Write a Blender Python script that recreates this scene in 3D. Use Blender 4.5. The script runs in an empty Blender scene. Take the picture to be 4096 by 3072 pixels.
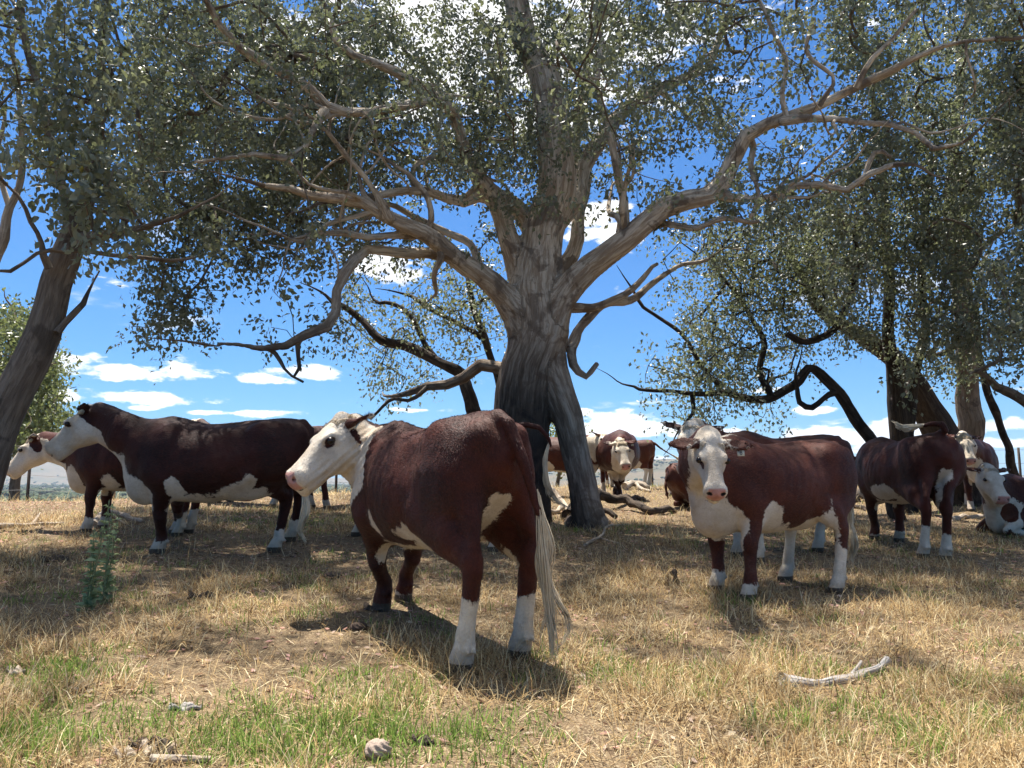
import bpy, math, random, time
import numpy as np
from mathutils import Vector, Matrix
T0 = time.time()
random.seed(7)
rng = np.random.default_rng(7)
SC = bpy.context.scene
COL = SC.collection

# ------------------------------------------------------------------ camera
PITCH = math.radians(7.2)
FPX = 3076.0                      # focal length in photo pixels (4096 wide)
CAMZ = 1.30
cam_d = bpy.data.cameras.new('camera')
cam_d.sensor_width = 36.0
cam_d.lens = 36.0 * FPX / 4096.0
cam_d.clip_end = 20000
cam_d.clip_start = 0.05
cam = bpy.data.objects.new('camera', cam_d)
cam.location = (0, 0, CAMZ)
cam.rotation_euler = (math.radians(90) + PITCH, 0, 0)
COL.objects.link(cam)
SC.camera = cam

# ------------------------------------------------------------------ world and sun
SUN_TO = Vector((-0.14, 0.27, 1.0)).normalized()      # direction towards the sun
SUN_EL = math.asin(SUN_TO.z)
SUN_AZ = math.atan2(SUN_TO.x, SUN_TO.y)
SKY_STRENGTH = 0.12
SUN_STRENGTH = 3.1
EXPOSURE = 1.95
HAZE_D = 0.00010

SC.view_settings.view_transform = 'Standard'
SC.view_settings.look = 'None'
SC.view_settings.exposure = EXPOSURE
SC.view_settings.gamma = 1.0
SC.view_settings.use_curve_mapping = False
SC.cycles.use_denoising = True
SC.cycles.max_bounces = 8
SC.cycles.diffuse_bounces = 4
SC.cycles.glossy_bounces = 2
SC.cycles.transmission_bounces = 3
SC.cycles.transparent_max_bounces = 6
SC.cycles.volume_bounces = 1
SC.cycles.sample_clamp_indirect = 6.0

def px_dir(px, py):
    cx = (px - 2048.0) / FPX
    cy = (1536.0 - py) / FPX
    return Vector((cx, math.cos(PITCH) - cy * math.sin(PITCH), math.sin(PITCH) + cy * math.cos(PITCH)))

def W(px, py, d):
    """a point of the place at distance d (metres along the ground axis) seen at photo pixel px, py"""
    r = px_dir(px, py)
    return Vector((0, 0, CAMZ)) + r * (d / r.y)

class NT:
    def __init__(self, tree):
        self.t = tree
        for n in list(tree.nodes): tree.nodes.remove(n)
    def n(self, typ, **kw):
        nd = self.t.nodes.new(typ)
        for k, v in kw.items():
            if k == 'inp':
                for kk, vv in v.items(): self.set(nd, kk, vv)
            else: setattr(nd, k, v)
        return nd
    def set(self, nd, k, v):
        s = nd.inputs[k]
        if isinstance(v, bpy.types.NodeSocket): self.t.links.new(v, s)
        else: s.default_value = v
    def m(self, op, a, b=None, c=None, clamp=False):
        nd = self.n('ShaderNodeMath', operation=op); nd.use_clamp = clamp
        self.set(nd, 0, a)
        if b is not None: self.set(nd, 1, b)
        if c is not None: self.set(nd, 2, c)
        return nd.outputs[0]
    def vm(self, op, a, b=None, out=0):
        nd = self.n('ShaderNodeVectorMath', operation=op)
        self.set(nd, 0, a)
        if b is not None: self.set(nd, 1, b)
        return nd.outputs[out]
    def mix(self, f, a, b, blend='MIX'):
        nd = self.n('ShaderNodeMix', data_type='RGBA', blend_type=blend)
        self.set(nd, 0, f); self.set(nd, 6, a); self.set(nd, 7, b)
        return nd.outputs[2]
    def ss(self, x, lo, hi, a=0.0, b=1.0):
        nd = self.n('ShaderNodeMapRange', interpolation_type='SMOOTHSTEP')
        self.set(nd, 0, x); self.set(nd, 1, lo); self.set(nd, 2, hi); self.set(nd, 3, a); self.set(nd, 4, b)
        return nd.outputs[0]
    def noise(self, vec, scale, detail=4, rough=0.55, dist=0.0):
        nd = self.n('ShaderNodeTexNoise')
        if vec is not None: self.set(nd, 'Vector', vec)
        nd.inputs['Scale'].default_value = scale; nd.inputs['Detail'].default_value = detail
        nd.inputs['Roughness'].default_value = rough; nd.inputs['Distortion'].default_value = dist
        return nd.outputs['Fac']
    def attr(self, name, out='Fac'):
        nd = self.n('ShaderNodeAttribute', attribute_name=name)
        return nd.outputs[out]
    def mapping(self, vec, scale, loc=(0, 0, 0)):
        nd = self.n('ShaderNodeMapping'); self.set(nd, 0, vec)
        nd.inputs['Scale'].default_value = scale; nd.inputs['Location'].default_value = loc
        return nd.outputs[0]

def rgb(r, g, b): return (r, g, b, 1.0)

world = bpy.data.worlds.new('World')
SC.world = world
world.use_nodes = True
nt = NT(world.node_tree)
sky = nt.n('ShaderNodeTexSky', sky_type='NISHITA')
sky.sun_disc = False
sky.sun_elevation = SUN_EL
sky.sun_rotation = SUN_AZ
sky.air_density = 1.0; sky.dust_density = 0.6; sky.ozone_density = 2.2
tc = nt.n('ShaderNodeTexCoord')
sep = nt.n('ShaderNodeSeparateXYZ'); nt.set(sep, 0, tc.outputs['Generated'])
X, Y, Z = sep.outputs
zc = nt.m('ADD', nt.m('MAXIMUM', Z, 0.0), 0.10)
u = nt.m('DIVIDE', X, zc); v = nt.m('DIVIDE', Y, zc)
comb = nt.n('ShaderNodeCombineXYZ'); nt.set(comb, 0, u); nt.set(comb, 1, v); nt.set(comb, 2, 0.0)
n1 = nt.noise(comb.outputs[0], 1.15, 7, 0.58, 0.25)
comb2 = nt.n('ShaderNodeCombineXYZ'); nt.set(comb2, 0, X); nt.set(comb2, 1, Y); nt.set(comb2, 2, nt.m('MULTIPLY', Z, 2.6))
n2 = nt.noise(comb2.outputs[0], 16.0, 6, 0.6, 0.1)
az = nt.m('ARCTAN2', X, Y)
el = nt.m('ARCSINE', Z)
blobs = []
def blob(px, py, wx, wy):
    d = px_dir(px, py).normalized()
    a0 = math.atan2(d.x, d.y); e0 = math.asin(d.z)
    ax = nt.m('MULTIPLY', nt.m('SUBTRACT', az, a0), FPX / wx)
    ey = nt.m('MULTIPLY', nt.m('SUBTRACT', el, e0), FPX / wy)
    r = nt.m('SQRT', nt.m('ADD', nt.m('MULTIPLY', ax, ax), nt.m('MULTIPLY', ey, ey)))
    blobs.append(nt.m('SUBTRACT', 1.0, r))
for b in [(330, 1440, 130, 34), (500, 1478, 290, 40), (560, 1592, 280, 28), (260, 1585, 120, 26), (1090, 1525, 120, 26), (1240, 1492, 150, 34), (1080, 1655, 120, 15), (820, 1650, 90, 12), (560, 1632, 60, 10),
          (2470, 1702, 210, 55), (2620, 1850, 240, 30), (2880, 1740, 170, 42), (3300, 1762, 240, 46), (3590, 1725, 110, 55), (3470, 1800, 230, 26), (3990, 1700, 140, 30), (4030, 1772, 160, 28), (3900, 1622, 70, 16), (1690, 1640, 120, 14),
          (1520, 1050, 190, 80), (2400, 880, 150, 120), (1950, 60, 900, 400), (3250, 1640, 90, 20), (3050, 1560, 60, 14), (2300, 1650, 70, 22)]:
    blob(*b)
bm_ = blobs[0]
for b in blobs[1:]: bm_ = nt.m('MAXIMUM', bm_, b)
bl = nt.m('MAXIMUM', bm_, -0.6)
fld = nt.m('ADD', nt.m('MULTIPLY', bl, 0.40), nt.m('MULTIPLY', nt.m('SUBTRACT', n2, 0.5), 1.5))
fld2 = nt.m("SUBTRACT", n1, nt.ss(Z, 0.30, 0.85, 0.60, 0.44))
fld = nt.m('MAXIMUM', nt.m('ADD', fld, 0.01), nt.m('MULTIPLY', fld2, 1.4))
cm = nt.ss(fld, 0.0, 0.17)
cshade = nt.ss(nt.noise(comb2.outputs[0], 9.0, 4, 0.6), 0.3, 0.7, 0.80, 1.0)
cloudcol = nt.n('ShaderNodeMix', data_type='RGBA'); nt.set(cloudcol, 0, cshade)
nt.set(cloudcol, 6, rgb(1.75, 1.85, 2.05)); nt.set(cloudcol, 7, rgb(3.1, 3.1, 3.1))
# the deep clear blue of the day: a plain tint over the whole sky
tint = nt.mix(1.0, sky.outputs[0], rgb(0.080, 0.205, 0.335), 'MULTIPLY')
skyc = nt.mix(cm, tint, cloudcol.outputs[2])
bg = nt.n('ShaderNodeBackground'); nt.set(bg, 'Color', skyc); bg.inputs['Strength'].default_value = SKY_STRENGTH
wo = nt.n('ShaderNodeOutputWorld'); nt.t.links.new(bg.outputs[0], wo.inputs['Surface'])

sun_d = bpy.data.lights.new('sun', 'SUN')
sun_d.energy = SUN_STRENGTH; sun_d.angle = math.radians(0.55); sun_d.color = (1.0, 0.94, 0.86)
sun = bpy.data.objects.new('sun', sun_d)
sun.rotation_euler = SUN_TO.to_track_quat('Z', 'Y').to_euler()
sun.location = (0, 0, 60)
COL.objects.link(sun)

# ------------------------------------------------------------------ helpers
_tm = [time.time()]
def lap(n):
    print("LAP", n, round(time.time()-_tm[0], 1)); _tm[0] = time.time()
def tag(o, label=None, cat=None, group=None, kind=None):
    if label: o['label'] = label
    if cat: o['category'] = cat
    if group: o['group'] = group
    if kind: o['kind'] = kind
    return o
def empty(name, loc, rz=0.0, s=1.0):
    o = bpy.data.objects.new(name, None); o.empty_display_size = 0.2
    o.location = loc; o.rotation_euler = (0, 0, rz); o.scale = (s, s, s)
    COL.objects.link(o); return o
def np_mesh(name, V, F, attrs=None, smooth=True, mats=()):
    """V (n,3) float; F (m,3|4) int or a list of such arrays; attrs {name: (n,) | (n,3) array} on points"""
    me = bpy.data.meshes.new(name)
    V = np.asarray(V, np.float32)
    Fs = [f for f in (F if isinstance(F, list) else [F]) if len(f)]
    nl = sum(f.size for f in Fs); nf = sum(len(f) for f in Fs)
    me.vertices.add(len(V)); me.vertices.foreach_set('co', V.ravel())
    me.loops.add(nl); me.polygons.add(nf)
    me.loops.foreach_set('vertex_index', np.concatenate([np.asarray(f, np.int32).ravel() for f in Fs]))
    tot = np.concatenate([np.full(len(f), f.shape[1], np.int32) for f in Fs])
    st = np.concatenate([[0], np.cumsum(tot)[:-1]]).astype(np.int32)
    me.polygons.foreach_set('loop_start', st)
    try: me.polygons.foreach_set('loop_total', tot)
    except Exception: pass
    if smooth: me.polygons.foreach_set('use_smooth', np.ones(nf, bool))
    if attrs:
        for k, a in attrs.items():
            a = np.asarray(a, np.float32)
            if a.ndim == 1:
                at = me.attributes.new(k, 'FLOAT', 'POINT'); at.data.foreach_set('value', a)
            else:
                at = me.attributes.new(k, 'FLOAT_VECTOR', 'POINT'); at.data.foreach_set('vector', a.ravel())
    me.update(calc_edges=True)
    for m in mats: me.materials.append(m)
    return me
def link(name, me, parent=None, loc=None):
    o = bpy.data.objects.new(name, me); COL.objects.link(o)
    if parent is not None: o.parent = parent
    if loc is not None: o.location = loc
    return o
def nrm(a): return a / np.maximum(np.linalg.norm(a, axis=-1, keepdims=True), 1e-9)

# value noise in numpy for shaping
_perm = rng.random((64, 64, 64)).astype(np.float32)
def vnoise(P, scale=1.0, seed=0):
    P = np.asarray(P, np.float64) * scale + seed * 17.31
    i = np.floor(P).astype(int); f = P - i; f = f * f * (3 - 2 * f)
    def g(a, b, c): return _perm[(i[..., 0] + a) & 63, (i[..., 1] + b) & 63, (i[..., 2] + c) & 63]
    x, y, z = f[..., 0], f[..., 1], f[..., 2]
    c00 = g(0,0,0)*(1-x)+g(1,0,0)*x; c10 = g(0,1,0)*(1-x)+g(1,1,0)*x
    c01 = g(0,0,1)*(1-x)+g(1,0,1)*x; c11 = g(0,1,1)*(1-x)+g(1,1,1)*x
    return (c00*(1-y)+c10*y)*(1-z)+(c01*(1-y)+c11*y)*z
def fnoise(P, scale=1.0, oct=3, seed=0):
    r = 0; a = 1; t = 0
    for k in range(oct):
        r = r + a * vnoise(P, scale * 2**k, seed + k); t += a; a *= 0.5
    return r / t

# ------------------------------------------------------------------ the lie of the land
def sstep(x, a, b):
    t = np.clip((x - a) / (b - a), 0, 1); return t * t * (3 - 2 * t)
def ground_z(x, y):
    x = np.asarray(x, float); y = np.asarray(y, float)
    xs = np.clip(x, -5, 8)
    yc = np.clip(17.0 + 0.80 * x, 10.8, 25.0)
    yb = np.minimum(y, 34)
    z = 0.065 * yb - 0.0009 * np.maximum(0, yb - 9) ** 2 - 0.028 * xs
    t = np.maximum(0, y - yc)
    z = z - np.where(t < 10, 0.011 * t * t, 1.1 + 0.22 * (t - 10))
    P = np.stack([x, y, np.zeros_like(x)], -1)
    z = z + 0.05 * (vnoise(P, 0.55, 3) - 0.5) + 0.02 * (vnoise(P, 2.1, 5) - 0.5)
    r = np.hypot(x, y)
    ang = np.arctan2(x, y)
    V = -18 + 7 * (fnoise(P, 0.004, 3, 9) - 0.5) + r * 0.0004
    # dry golden hill behind the bull
    cx, cy = 500, 2150
    V = V + 66 * np.exp(-(((x - cx) / 330) ** 2 + ((y - cy) / 560) ** 2)) * (0.75 + 0.5 * fnoise(P, 0.003, 3, 4))
    V = V + 34 * np.exp(-(((x - 160) / 330) ** 2 + ((y - 2450) / 420) ** 2))
    # blue range on the left and a low one on the right
    V = V + sstep(r, 3300, 4600) * (150 * np.exp(-((ang + 0.60) / 0.11) ** 2) + 36 + 60 * (fnoise(P, 0.0016, 4, 2) - 0.5))
    return np.maximum(z, np.where((y > 60), V, -1e9)) if np.ndim(z) else float(max(z, V if y > 60 else -1e9))
def gz(x, y): return float(ground_z(np.array([x]), np.array([y]))[0])
def G(px, py):
    """where the sight line of a photo pixel meets the near ground"""
    r = px_dir(px, py); sx, sz = r.x/r.y, r.z/r.y
    d = np.arange(0.5, 40, 0.05)
    hit = CAMZ+sz*d < ground_z(sx*d, d)
    k = int(np.argmax(hit)) if hit.any() else len(d)-1
    d = np.linspace(d[max(k-1, 0)], d[k], 40); hit = CAMZ+sz*d < ground_z(sx*d, d)
    k = int(np.argmax(hit)) if hit.any() else 39
    p = Vector((sx*d[k], d[k], 0))
    p.z = gz(p.x, p.y); return p
lap('a_head')
# ------------------------------------------------------------------ implicit shapes: smooth unions turned into one skin
class Vol:
    def __init__(self, lo, hi, h):
        self.lo = np.array(lo, np.float32); self.h = h
        self.n = np.ceil((np.array(hi) - np.array(lo)) / h).astype(int) + 1
        self.d = np.full(self.n, 0.5, np.float32)
    def box(self, lo, hi):
        a = np.clip(np.floor((lo - self.lo) / self.h).astype(int), 0, self.n)
        b = np.clip(np.ceil((hi - self.lo) / self.h).astype(int) + 1, 0, self.n)
        return a, b
    def pts(self, a, b):
        ax = [self.lo[i] + self.h * np.arange(a[i], b[i], dtype=np.float32) for i in range(3)]
        return ax[0][:, None, None], ax[1][None, :, None], ax[2][None, None, :]
    def add(self, prim, k=0.04, sub=False):
        m = k + 0.03
        lo, hi = prim.bounds()
        a, b = self.box(lo - m, hi + m)
        if np.any(b <= a): return
        x, y, z = self.pts(a, b)
        e = prim.f(x, y, z).astype(np.float32)
        s = (slice(a[0], b[0]), slice(a[1], b[1]), slice(a[2], b[2]))
        c = self.d[s]
        if sub:
            hh = np.clip(0.5 - 0.5 * (c + e) / k, 0, 1)
            self.d[s] = c * (1 - hh) - e * hh + k * hh * (1 - hh)
        else:
            hh = np.clip(0.5 + 0.5 * (c - e) / k, 0, 1)
            self.d[s] = c * (1 - hh) + e * hh - k * hh * (1 - hh)
    def skin(self):
        d = self.d; h = self.h
        neg = d < 0
        c = neg[:-1,:-1,:-1].astype(np.int8)
        cnt = np.zeros_like(c)
        for i in (0,1):
            for j in (0,1):
                for k in (0,1):
                    cnt += neg[i:neg.shape[0]-1+i, j:neg.shape[1]-1+j, k:neg.shape[2]-1+k]
        act = (cnt > 0) & (cnt < 8)
        idx = -np.ones(act.shape, np.int32)
        ii = np.argwhere(act); idx[act] = np.arange(len(ii))
        acc = np.zeros((len(ii), 3), np.float32); num = np.zeros(len(ii), np.float32)
        corners = [(i,j,k) for i in (0,1) for j in (0,1) for k in (0,1)]
        val = {cc: d[ii[:,0]+cc[0], ii[:,1]+cc[1], ii[:,2]+cc[2]] for cc in corners}
        for a in corners:
            for ax in range(3):
                if a[ax]: continue
                b = list(a); b[ax] = 1; b = tuple(b)
                va, vb = val[a], val[b]
                m = (va < 0) != (vb < 0)
                t = np.where(m, va / np.where(m, va - vb, 1), 0)
                p = np.zeros((len(ii), 3), np.float32) + np.array(a, np.float32)
                p[:, ax] = t
                acc += p * m[:, None]; num += m
        V = self.lo + h * (ii + acc / num[:, None])
        Q = []
        for ax in range(3):
            o1, o2 = [(1,2),(2,0),(0,1)][ax]
            s0 = [slice(None)]*3; s1 = [slice(None)]*3
            s0[ax] = slice(0,-1); s1[ax] = slice(1,None)
            A = neg[tuple(s0)]; B = neg[tuple(s1)]
            e = np.argwhere(A != B)
            ok = (e[:,o1] > 0) & (e[:,o2] > 0) & (e[:,o1] < act.shape[o1]) & (e[:,o2] < act.shape[o2])
            e = e[ok]
            if not len(e): continue
            q = []
            for da, db in ((-1,-1),(0,-1),(0,0),(-1,0)):
                f = e.copy(); f[:,o1] += da; f[:,o2] += db
                q.append(idx[f[:,0], f[:,1], f[:,2]])
            q = np.stack(q, 1)
            flip = ~neg[e[:,0], e[:,1], e[:,2]]
            q[flip] = q[flip][:, ::-1]
            Q.append(q)
        return V, np.concatenate(Q)

def _ell(vu, vw, va, ru, rw, ra):
    a = vu/ru; b = vw/rw; c = va/ra
    k0 = np.sqrt(a*a+b*b+c*c)
    k1 = np.sqrt((a/ru)**2+(b/rw)**2+(c/ra)**2)
    return k0*(k0-1)/np.maximum(k1, 1e-6)

class Sweep:
    """polyline of (point, ru, rw); ru along 'up', rw across"""
    def __init__(self, nodes, up=(0,0,1)):
        self.P = [np.array(n[0], np.float32) for n in nodes]
        self.ru = [float(n[1]) for n in nodes]; self.rw = [float(n[2] if len(n) > 2 else n[1]) for n in nodes]
        self.up = np.array(up, np.float32)
    def bounds(self):
        P = np.array(self.P); r = max(max(self.ru), max(self.rw))
        R = np.maximum(self.ru, self.rw)[:, None]
        return (P - R).min(0), (P + R).max(0)
    def f(self, x, y, z):
        out = None
        for i in range(len(self.P)-1):
            a, b = self.P[i], self.P[i+1]
            ax = b - a; L2 = float(ax @ ax)
            if L2 < 1e-10: continue
            t = np.clip(((x-a[0])*ax[0]+(y-a[1])*ax[1]+(z-a[2])*ax[2])/L2, 0, 1)
            n = ax/np.sqrt(L2)
            u = self.up - n*(self.up @ n)
            if np.linalg.norm(u) < 1e-3: u = np.array([1,0,0],np.float32) - n*n[0]
            u = u/np.linalg.norm(u); w = np.cross(n, u)
            dx, dy, dz = x-a[0]-t*ax[0], y-a[1]-t*ax[1], z-a[2]-t*ax[2]
            vu = dx*u[0]+dy*u[1]+dz*u[2]; vw = dx*w[0]+dy*w[1]+dz*w[2]; va = dx*n[0]+dy*n[1]+dz*n[2]
            ru = self.ru[i]*(1-t)+self.ru[i+1]*t; rw = self.rw[i]*(1-t)+self.rw[i+1]*t
            e = _ell(vu, vw, va, ru, rw, np.minimum(ru, rw))
            out = e if out is None else np.minimum(out, e)
        return out
class Ell:
    def __init__(self, c, r, R=None):
        self.c = np.array(c, np.float32); self.r = np.array(r, np.float32) if np.ndim(r) else np.full(3, r, np.float32)
        self.R = np.eye(3, dtype=np.float32) if R is None else np.array(R, np.float32)   # rows = axes
    def bounds(self):
        e = np.abs(self.R.T) @ self.r
        return self.c - e, self.c + e
    def f(self, x, y, z):
        dx, dy, dz = x-self.c[0], y-self.c[1], z-self.c[2]
        R = self.R
        return _ell(dx*R[0,0]+dy*R[0,1]+dz*R[0,2], dx*R[1,0]+dy*R[1,1]+dz*R[1,2], dx*R[2,0]+dy*R[2,1]+dz*R[2,2], *self.r)
class Loft:
    """cross sections along a local x axis: tables of top, bottom and half width"""
    def __init__(self, xs, top, bot, hw, O=(0,0,0), R=None, bend=None, ex=2.0):
        self.xs = np.array(xs, np.float32); self.top = np.array(top, np.float32); self.bot = np.array(bot, np.float32)
        self.hw = np.array(hw, np.float32); self.O = np.array(O, np.float32); self.ex = ex
        self.R = np.eye(3, dtype=np.float32) if R is None else np.array(R, np.float32)
        self.bend = bend
        # dense smooth tables
        xx = np.linspace(self.xs[0], self.xs[-1], 200)
        def sm(t):
            y = np.interp(xx, self.xs, t); k = np.hanning(23); k /= k.sum()
            yp = np.pad(y, 11, mode='edge'); yp[:11] = 2*y[0]-y[11:0:-1]; yp[-11:] = 2*y[-1]-y[-2:-13:-1]
            return np.convolve(yp, k, 'valid').astype(np.float32)
        self.xx = xx; self.T, self.B, self.H = sm(self.top), sm(self.bot), sm(self.hw)
    def bounds(self):
        c = []
        for x in (self.xs[0], self.xs[-1]):
            for y in (-self.hw.max(), self.hw.max()):
                for z in (self.bot.min(), self.top.max()): c.append(self.O + self.R.T @ np.array([x,y,z],np.float32))
        c = np.array(c); m = 0.03 if self.bend is None else 0.2
        return c.min(0)-m, c.max(0)+m
    def local(self, x, y, z):
        dx, dy, dz = x-self.O[0], y-self.O[1], z-self.O[2]; R = self.R
        return dx*R[0,0]+dy*R[0,1]+dz*R[0,2], dx*R[1,0]+dy*R[1,1]+dz*R[1,2], dx*R[2,0]+dy*R[2,1]+dz*R[2,2]
    def f(self, x, y, z):
        lx, ly, lz = self.local(x, y, z)
        if self.bend is not None: ly = ly - self.bend(lx)
        cx = np.clip(lx, self.xs[0], self.xs[-1])
        sh = cx.shape
        T = np.interp(cx, self.xx, self.T); B = np.interp(cx, self.xx, self.B); H = np.maximum(np.interp(cx, self.xx, self.H), 0.012)
        rz = np.maximum((T-B)/2, 0.012); zc = (T+B)/2
        a = np.abs(lz-zc)/rz; b = np.abs(ly)/H
        e = self.ex
        k0 = (a**e+b**e)**(1/e)
        rr = np.minimum(rz, H)
        q = np.sqrt(a*a+b*b)+1e-6
        k1 = np.sqrt((a/rz)**2+(b/H)**2)/q
        d = (k0-1)/np.maximum(k1, 1e-6)
        va = lx-cx
        return np.where(np.abs(va) > 0, np.sqrt(np.maximum(d,0)**2+va*va)+np.minimum(d,0)*0, d)

def vol_eval(prim, P):
    return prim.f(P[:,0], P[:,1], P[:,2])

# ------------------------------------------------------------------ strands of hair as thin three-sided tubes
def strands(paths, r0, r1=0.0005, sides=3):
    """paths (n, m, 3), r0 (n,) -> V, F, root index per vertex"""
    paths = np.asarray(paths, np.float32); n, m, _ = paths.shape
    d = np.gradient(paths, axis=1); d = nrm(d)
    ref = np.where(np.abs(d[..., 2:3]) > 0.9, np.array([1.,0,0]), np.array([0,0,1.]))
    u = nrm(np.cross(d, ref)); w = np.cross(d, u)
    t = np.linspace(0, 1, m)[None, :, None]
    r = (np.asarray(r0).reshape(-1,1,1)*(1-t)**0.6+r1)
    an = np.arange(sides)*2*np.pi/sides
    V = paths[:, :, None, :] + r[:, :, None, :]*(u[:, :, None, :]*np.cos(an)[None,None,:,None]+w[:, :, None, :]*np.sin(an)[None,None,:,None])
    V = V.reshape(-1, 3)
    base = (np.arange(n)*m*sides)[:, None, None] + (np.arange(m-1)*sides)[None, :, None]
    k = np.arange(sides)[None, None, :]; k2 = (k+1) % sides
    F = np.stack([base+k, base+k2, base+sides+k2, base+sides+k], -1).reshape(-1, 4)
    return V, F
lap('b_sdf')
# ------------------------------------------------------------------ cattle materials
def coat_material(name, red=(0.066, 0.0115, 0.0045), dark=(0.017, 0.0038, 0.0022)):
    m = bpy.data.materials.new(name); m.use_nodes = True; t = NT(m.node_tree)
    co = t.n('ShaderNodeTexCoord').outputs['Object']
    hairv = t.mapping(co, (9, 40, 26))
    nf = t.noise(hairv, 4.0, 5, 0.65)
    nb = t.noise(co, 2.3, 4, 0.6)
    nm = t.noise(co, 9.0, 5, 0.62)
    nfine = t.noise(co, 45.0, 3, 0.6)
    w = t.attr('white')
    wj = t.m('ADD', t.m('ADD', w, t.m('MULTIPLY', t.m('SUBTRACT', t.noise(co, 4.3, 2, 0.5), 0.5), 0.13)), t.m('ADD', t.m('MULTIPLY', t.m('SUBTRACT', nm, 0.5), 0.10), t.m('MULTIPLY', t.m('SUBTRACT', nfine, 0.5), 0.06)))
    wf = t.ss(wj, 0.009, -0.009)
    base = t.mix(t.ss(nb, 0.35, 0.68), rgb(*dark), rgb(*red))
    base = t.mix(t.m('MULTIPLY', t.ss(nf, 0.4, 0.72), 0.55), base, rgb(red[0]*1.7, red[1]*1.9, red[2]*2.0))
    base = t.mix(t.m('MULTIPLY', t.ss(t.noise(co, 3.1, 6, 0.7, 0.8), 0.50, 0.75), 0.38), base, rgb(red[0]*1.5+.03, red[1]*3+.02, red[2]*4+.015))
    wn = t.ss(t.noise(co, 5.0, 5, 0.65), 0.38, 0.72)
    wc = t.mix(wn, rgb(0.70, 0.62, 0.50), rgb(0.52, 0.42, 0.30))
    wc = t.mix(t.m('MULTIPLY', t.ss(t.noise(co, 26.0, 4, 0.7, 1.6), 0.50, 0.72), 0.45), wc, rgb(0.42, 0.33, 0.23))
    wc = t.mix(t.m('MULTIPLY', t.ss(nf, 0.45, 0.75), 0.35), wc, rgb(0.40, 0.31, 0.22))
    lowz = t.m('ADD', t.ss(t.attr('low'), 0.20, 0.0), t.m('MULTIPLY', t.ss(nm, .5, .7), .35), clamp=True)
    lowz = t.m('MULTIPLY', lowz, t.ss(t.attr('low'), 0.6, 0.3))
    wc = t.mix(t.m('MULTIPLY', lowz, 0.6), wc, rgb(0.33, 0.25, 0.17))
    c = t.mix(wf, base, wc)
    pk = t.ss(t.m('ADD', t.attr('pink'), t.m('MULTIPLY', t.m('SUBTRACT', nm, 0.5), 0.02)), 0.006, -0.008)
    c = t.mix(pk, c, t.mix(t.ss(nm, 0.4, 0.7), rgb(0.52, 0.26, 0.21), rgb(0.36, 0.16, 0.12)))
    dk = t.ss(t.attr('dark'), 0.003, -0.004)
    c = t.mix(dk, c, rgb(0.012, 0.008, 0.007))
    hn = t.ss(t.attr('horn'), 0.002, -0.004)
    c = t.mix(hn, c, t.mix(nm, rgb(0.10, 0.075, 0.05), rgb(0.05, 0.035, 0.025)))
    b = t.n('ShaderNodeBsdfPrincipled'); t.set(b, 'Base Color', c)
    t.set(b, 'Roughness', t.m('SUBTRACT', 0.55, t.m('MULTIPLY', pk, 0.20)))
    b.inputs['Specular IOR Level'].default_value = 0.20
    b.inputs['Sheen Weight'].default_value = 0.04; b.inputs['Sheen Roughness'].default_value = 0.5
    b.inputs['Sheen Tint'].default_value = rgb(1.0, 0.8, 0.7)
    bmp = t.n('ShaderNodeBump'); bmp.inputs['Strength'].default_value = 0.55; bmp.inputs['Distance'].default_value = 0.012
    curl = t.noise(co, 26.0, 4, 0.7, 1.6)
    t.set(bmp, 'Height', t.m('ADD', t.m('ADD', nf, t.m('MULTIPLY', nm, 1.2)), t.m('MULTIPLY', t.m('MULTIPLY', curl, wf), 1.6)))
    t.set(b, 'Normal', bmp.outputs[0])
    o = t.n('ShaderNodeOutputMaterial'); t.t.links.new(b.outputs[0], o.inputs[0])
    return m
def plain(name, col, rough=0.7, spec=0.3, col2=None, nscale=20, bump=0.0):
    m = bpy.data.materials.new(name); m.use_nodes = True; t = NT(m.node_tree)
    b = t.n('ShaderNodeBsdfPrincipled')
    co = t.n('ShaderNodeTexCoord').outputs['Object']
    n = t.noise(co, nscale, 4, 0.6)
    c2 = col2 or tuple(v*0.7 for v in col)
    t.set(b, 'Base Color', t.mix(n, rgb(*col), rgb(*c2)))
    b.inputs['Roughness'].default_value = rough; b.inputs['Specular IOR Level'].default_value = spec
    if bump:
        bp = t.n('ShaderNodeBump'); bp.inputs['Strength'].default_value = bump; bp.inputs['Distance'].default_value = 0.01
        t.set(bp, 'Height', n); t.set(b, 'Normal', bp.outputs[0])
    o = t.n('ShaderNodeOutputMaterial'); t.t.links.new(b.outputs[0], o.inputs[0])
    return m
COAT = coat_material('hereford_coat')
COAT_RED = coat_material('hereford_coat_bright', red=(0.095, 0.024, 0.010), dark=(0.040, 0.010, 0.006))
EYE = plain('eye_wet', (0.016, 0.008, 0.005), 0.22, 0.35)
SWITCH = plain('switch_hair', (0.74, 0.64, 0.46), 0.6, 0.3, (0.46, 0.35, 0.22), 14)
FORELOCK = plain('forelock_hair', (0.68, 0.58, 0.44), 0.6, 0.25, (0.42, 0.32, 0.20), 18)
TAG = plain('ear_tag_plastic', (0.62, 0.63, 0.52), 0.4, 0.5)
INK = plain('tag_ink', (0.03, 0.03, 0.03), 0.6, 0.3)

TX = [-.955, -.93, -.88, -.78, -.65, -.48, -.25, 0, .22, .42, .58, .72, .84, .88]
TT = [1.13, 1.21, 1.29, 1.34, 1.35, 1.325, 1.285, 1.275, 1.295, 1.33, 1.335, 1.27, 1.09, 1.0]
TB = [1.04, .96, .88, .80, .72, .62, .565, .525, .52, .545, .56, .58, .68, .75]
TH = [.04, .11, .18, .24, .28, .315, .36, .385, .37, .31, .265, .22, .13, .05]

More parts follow.
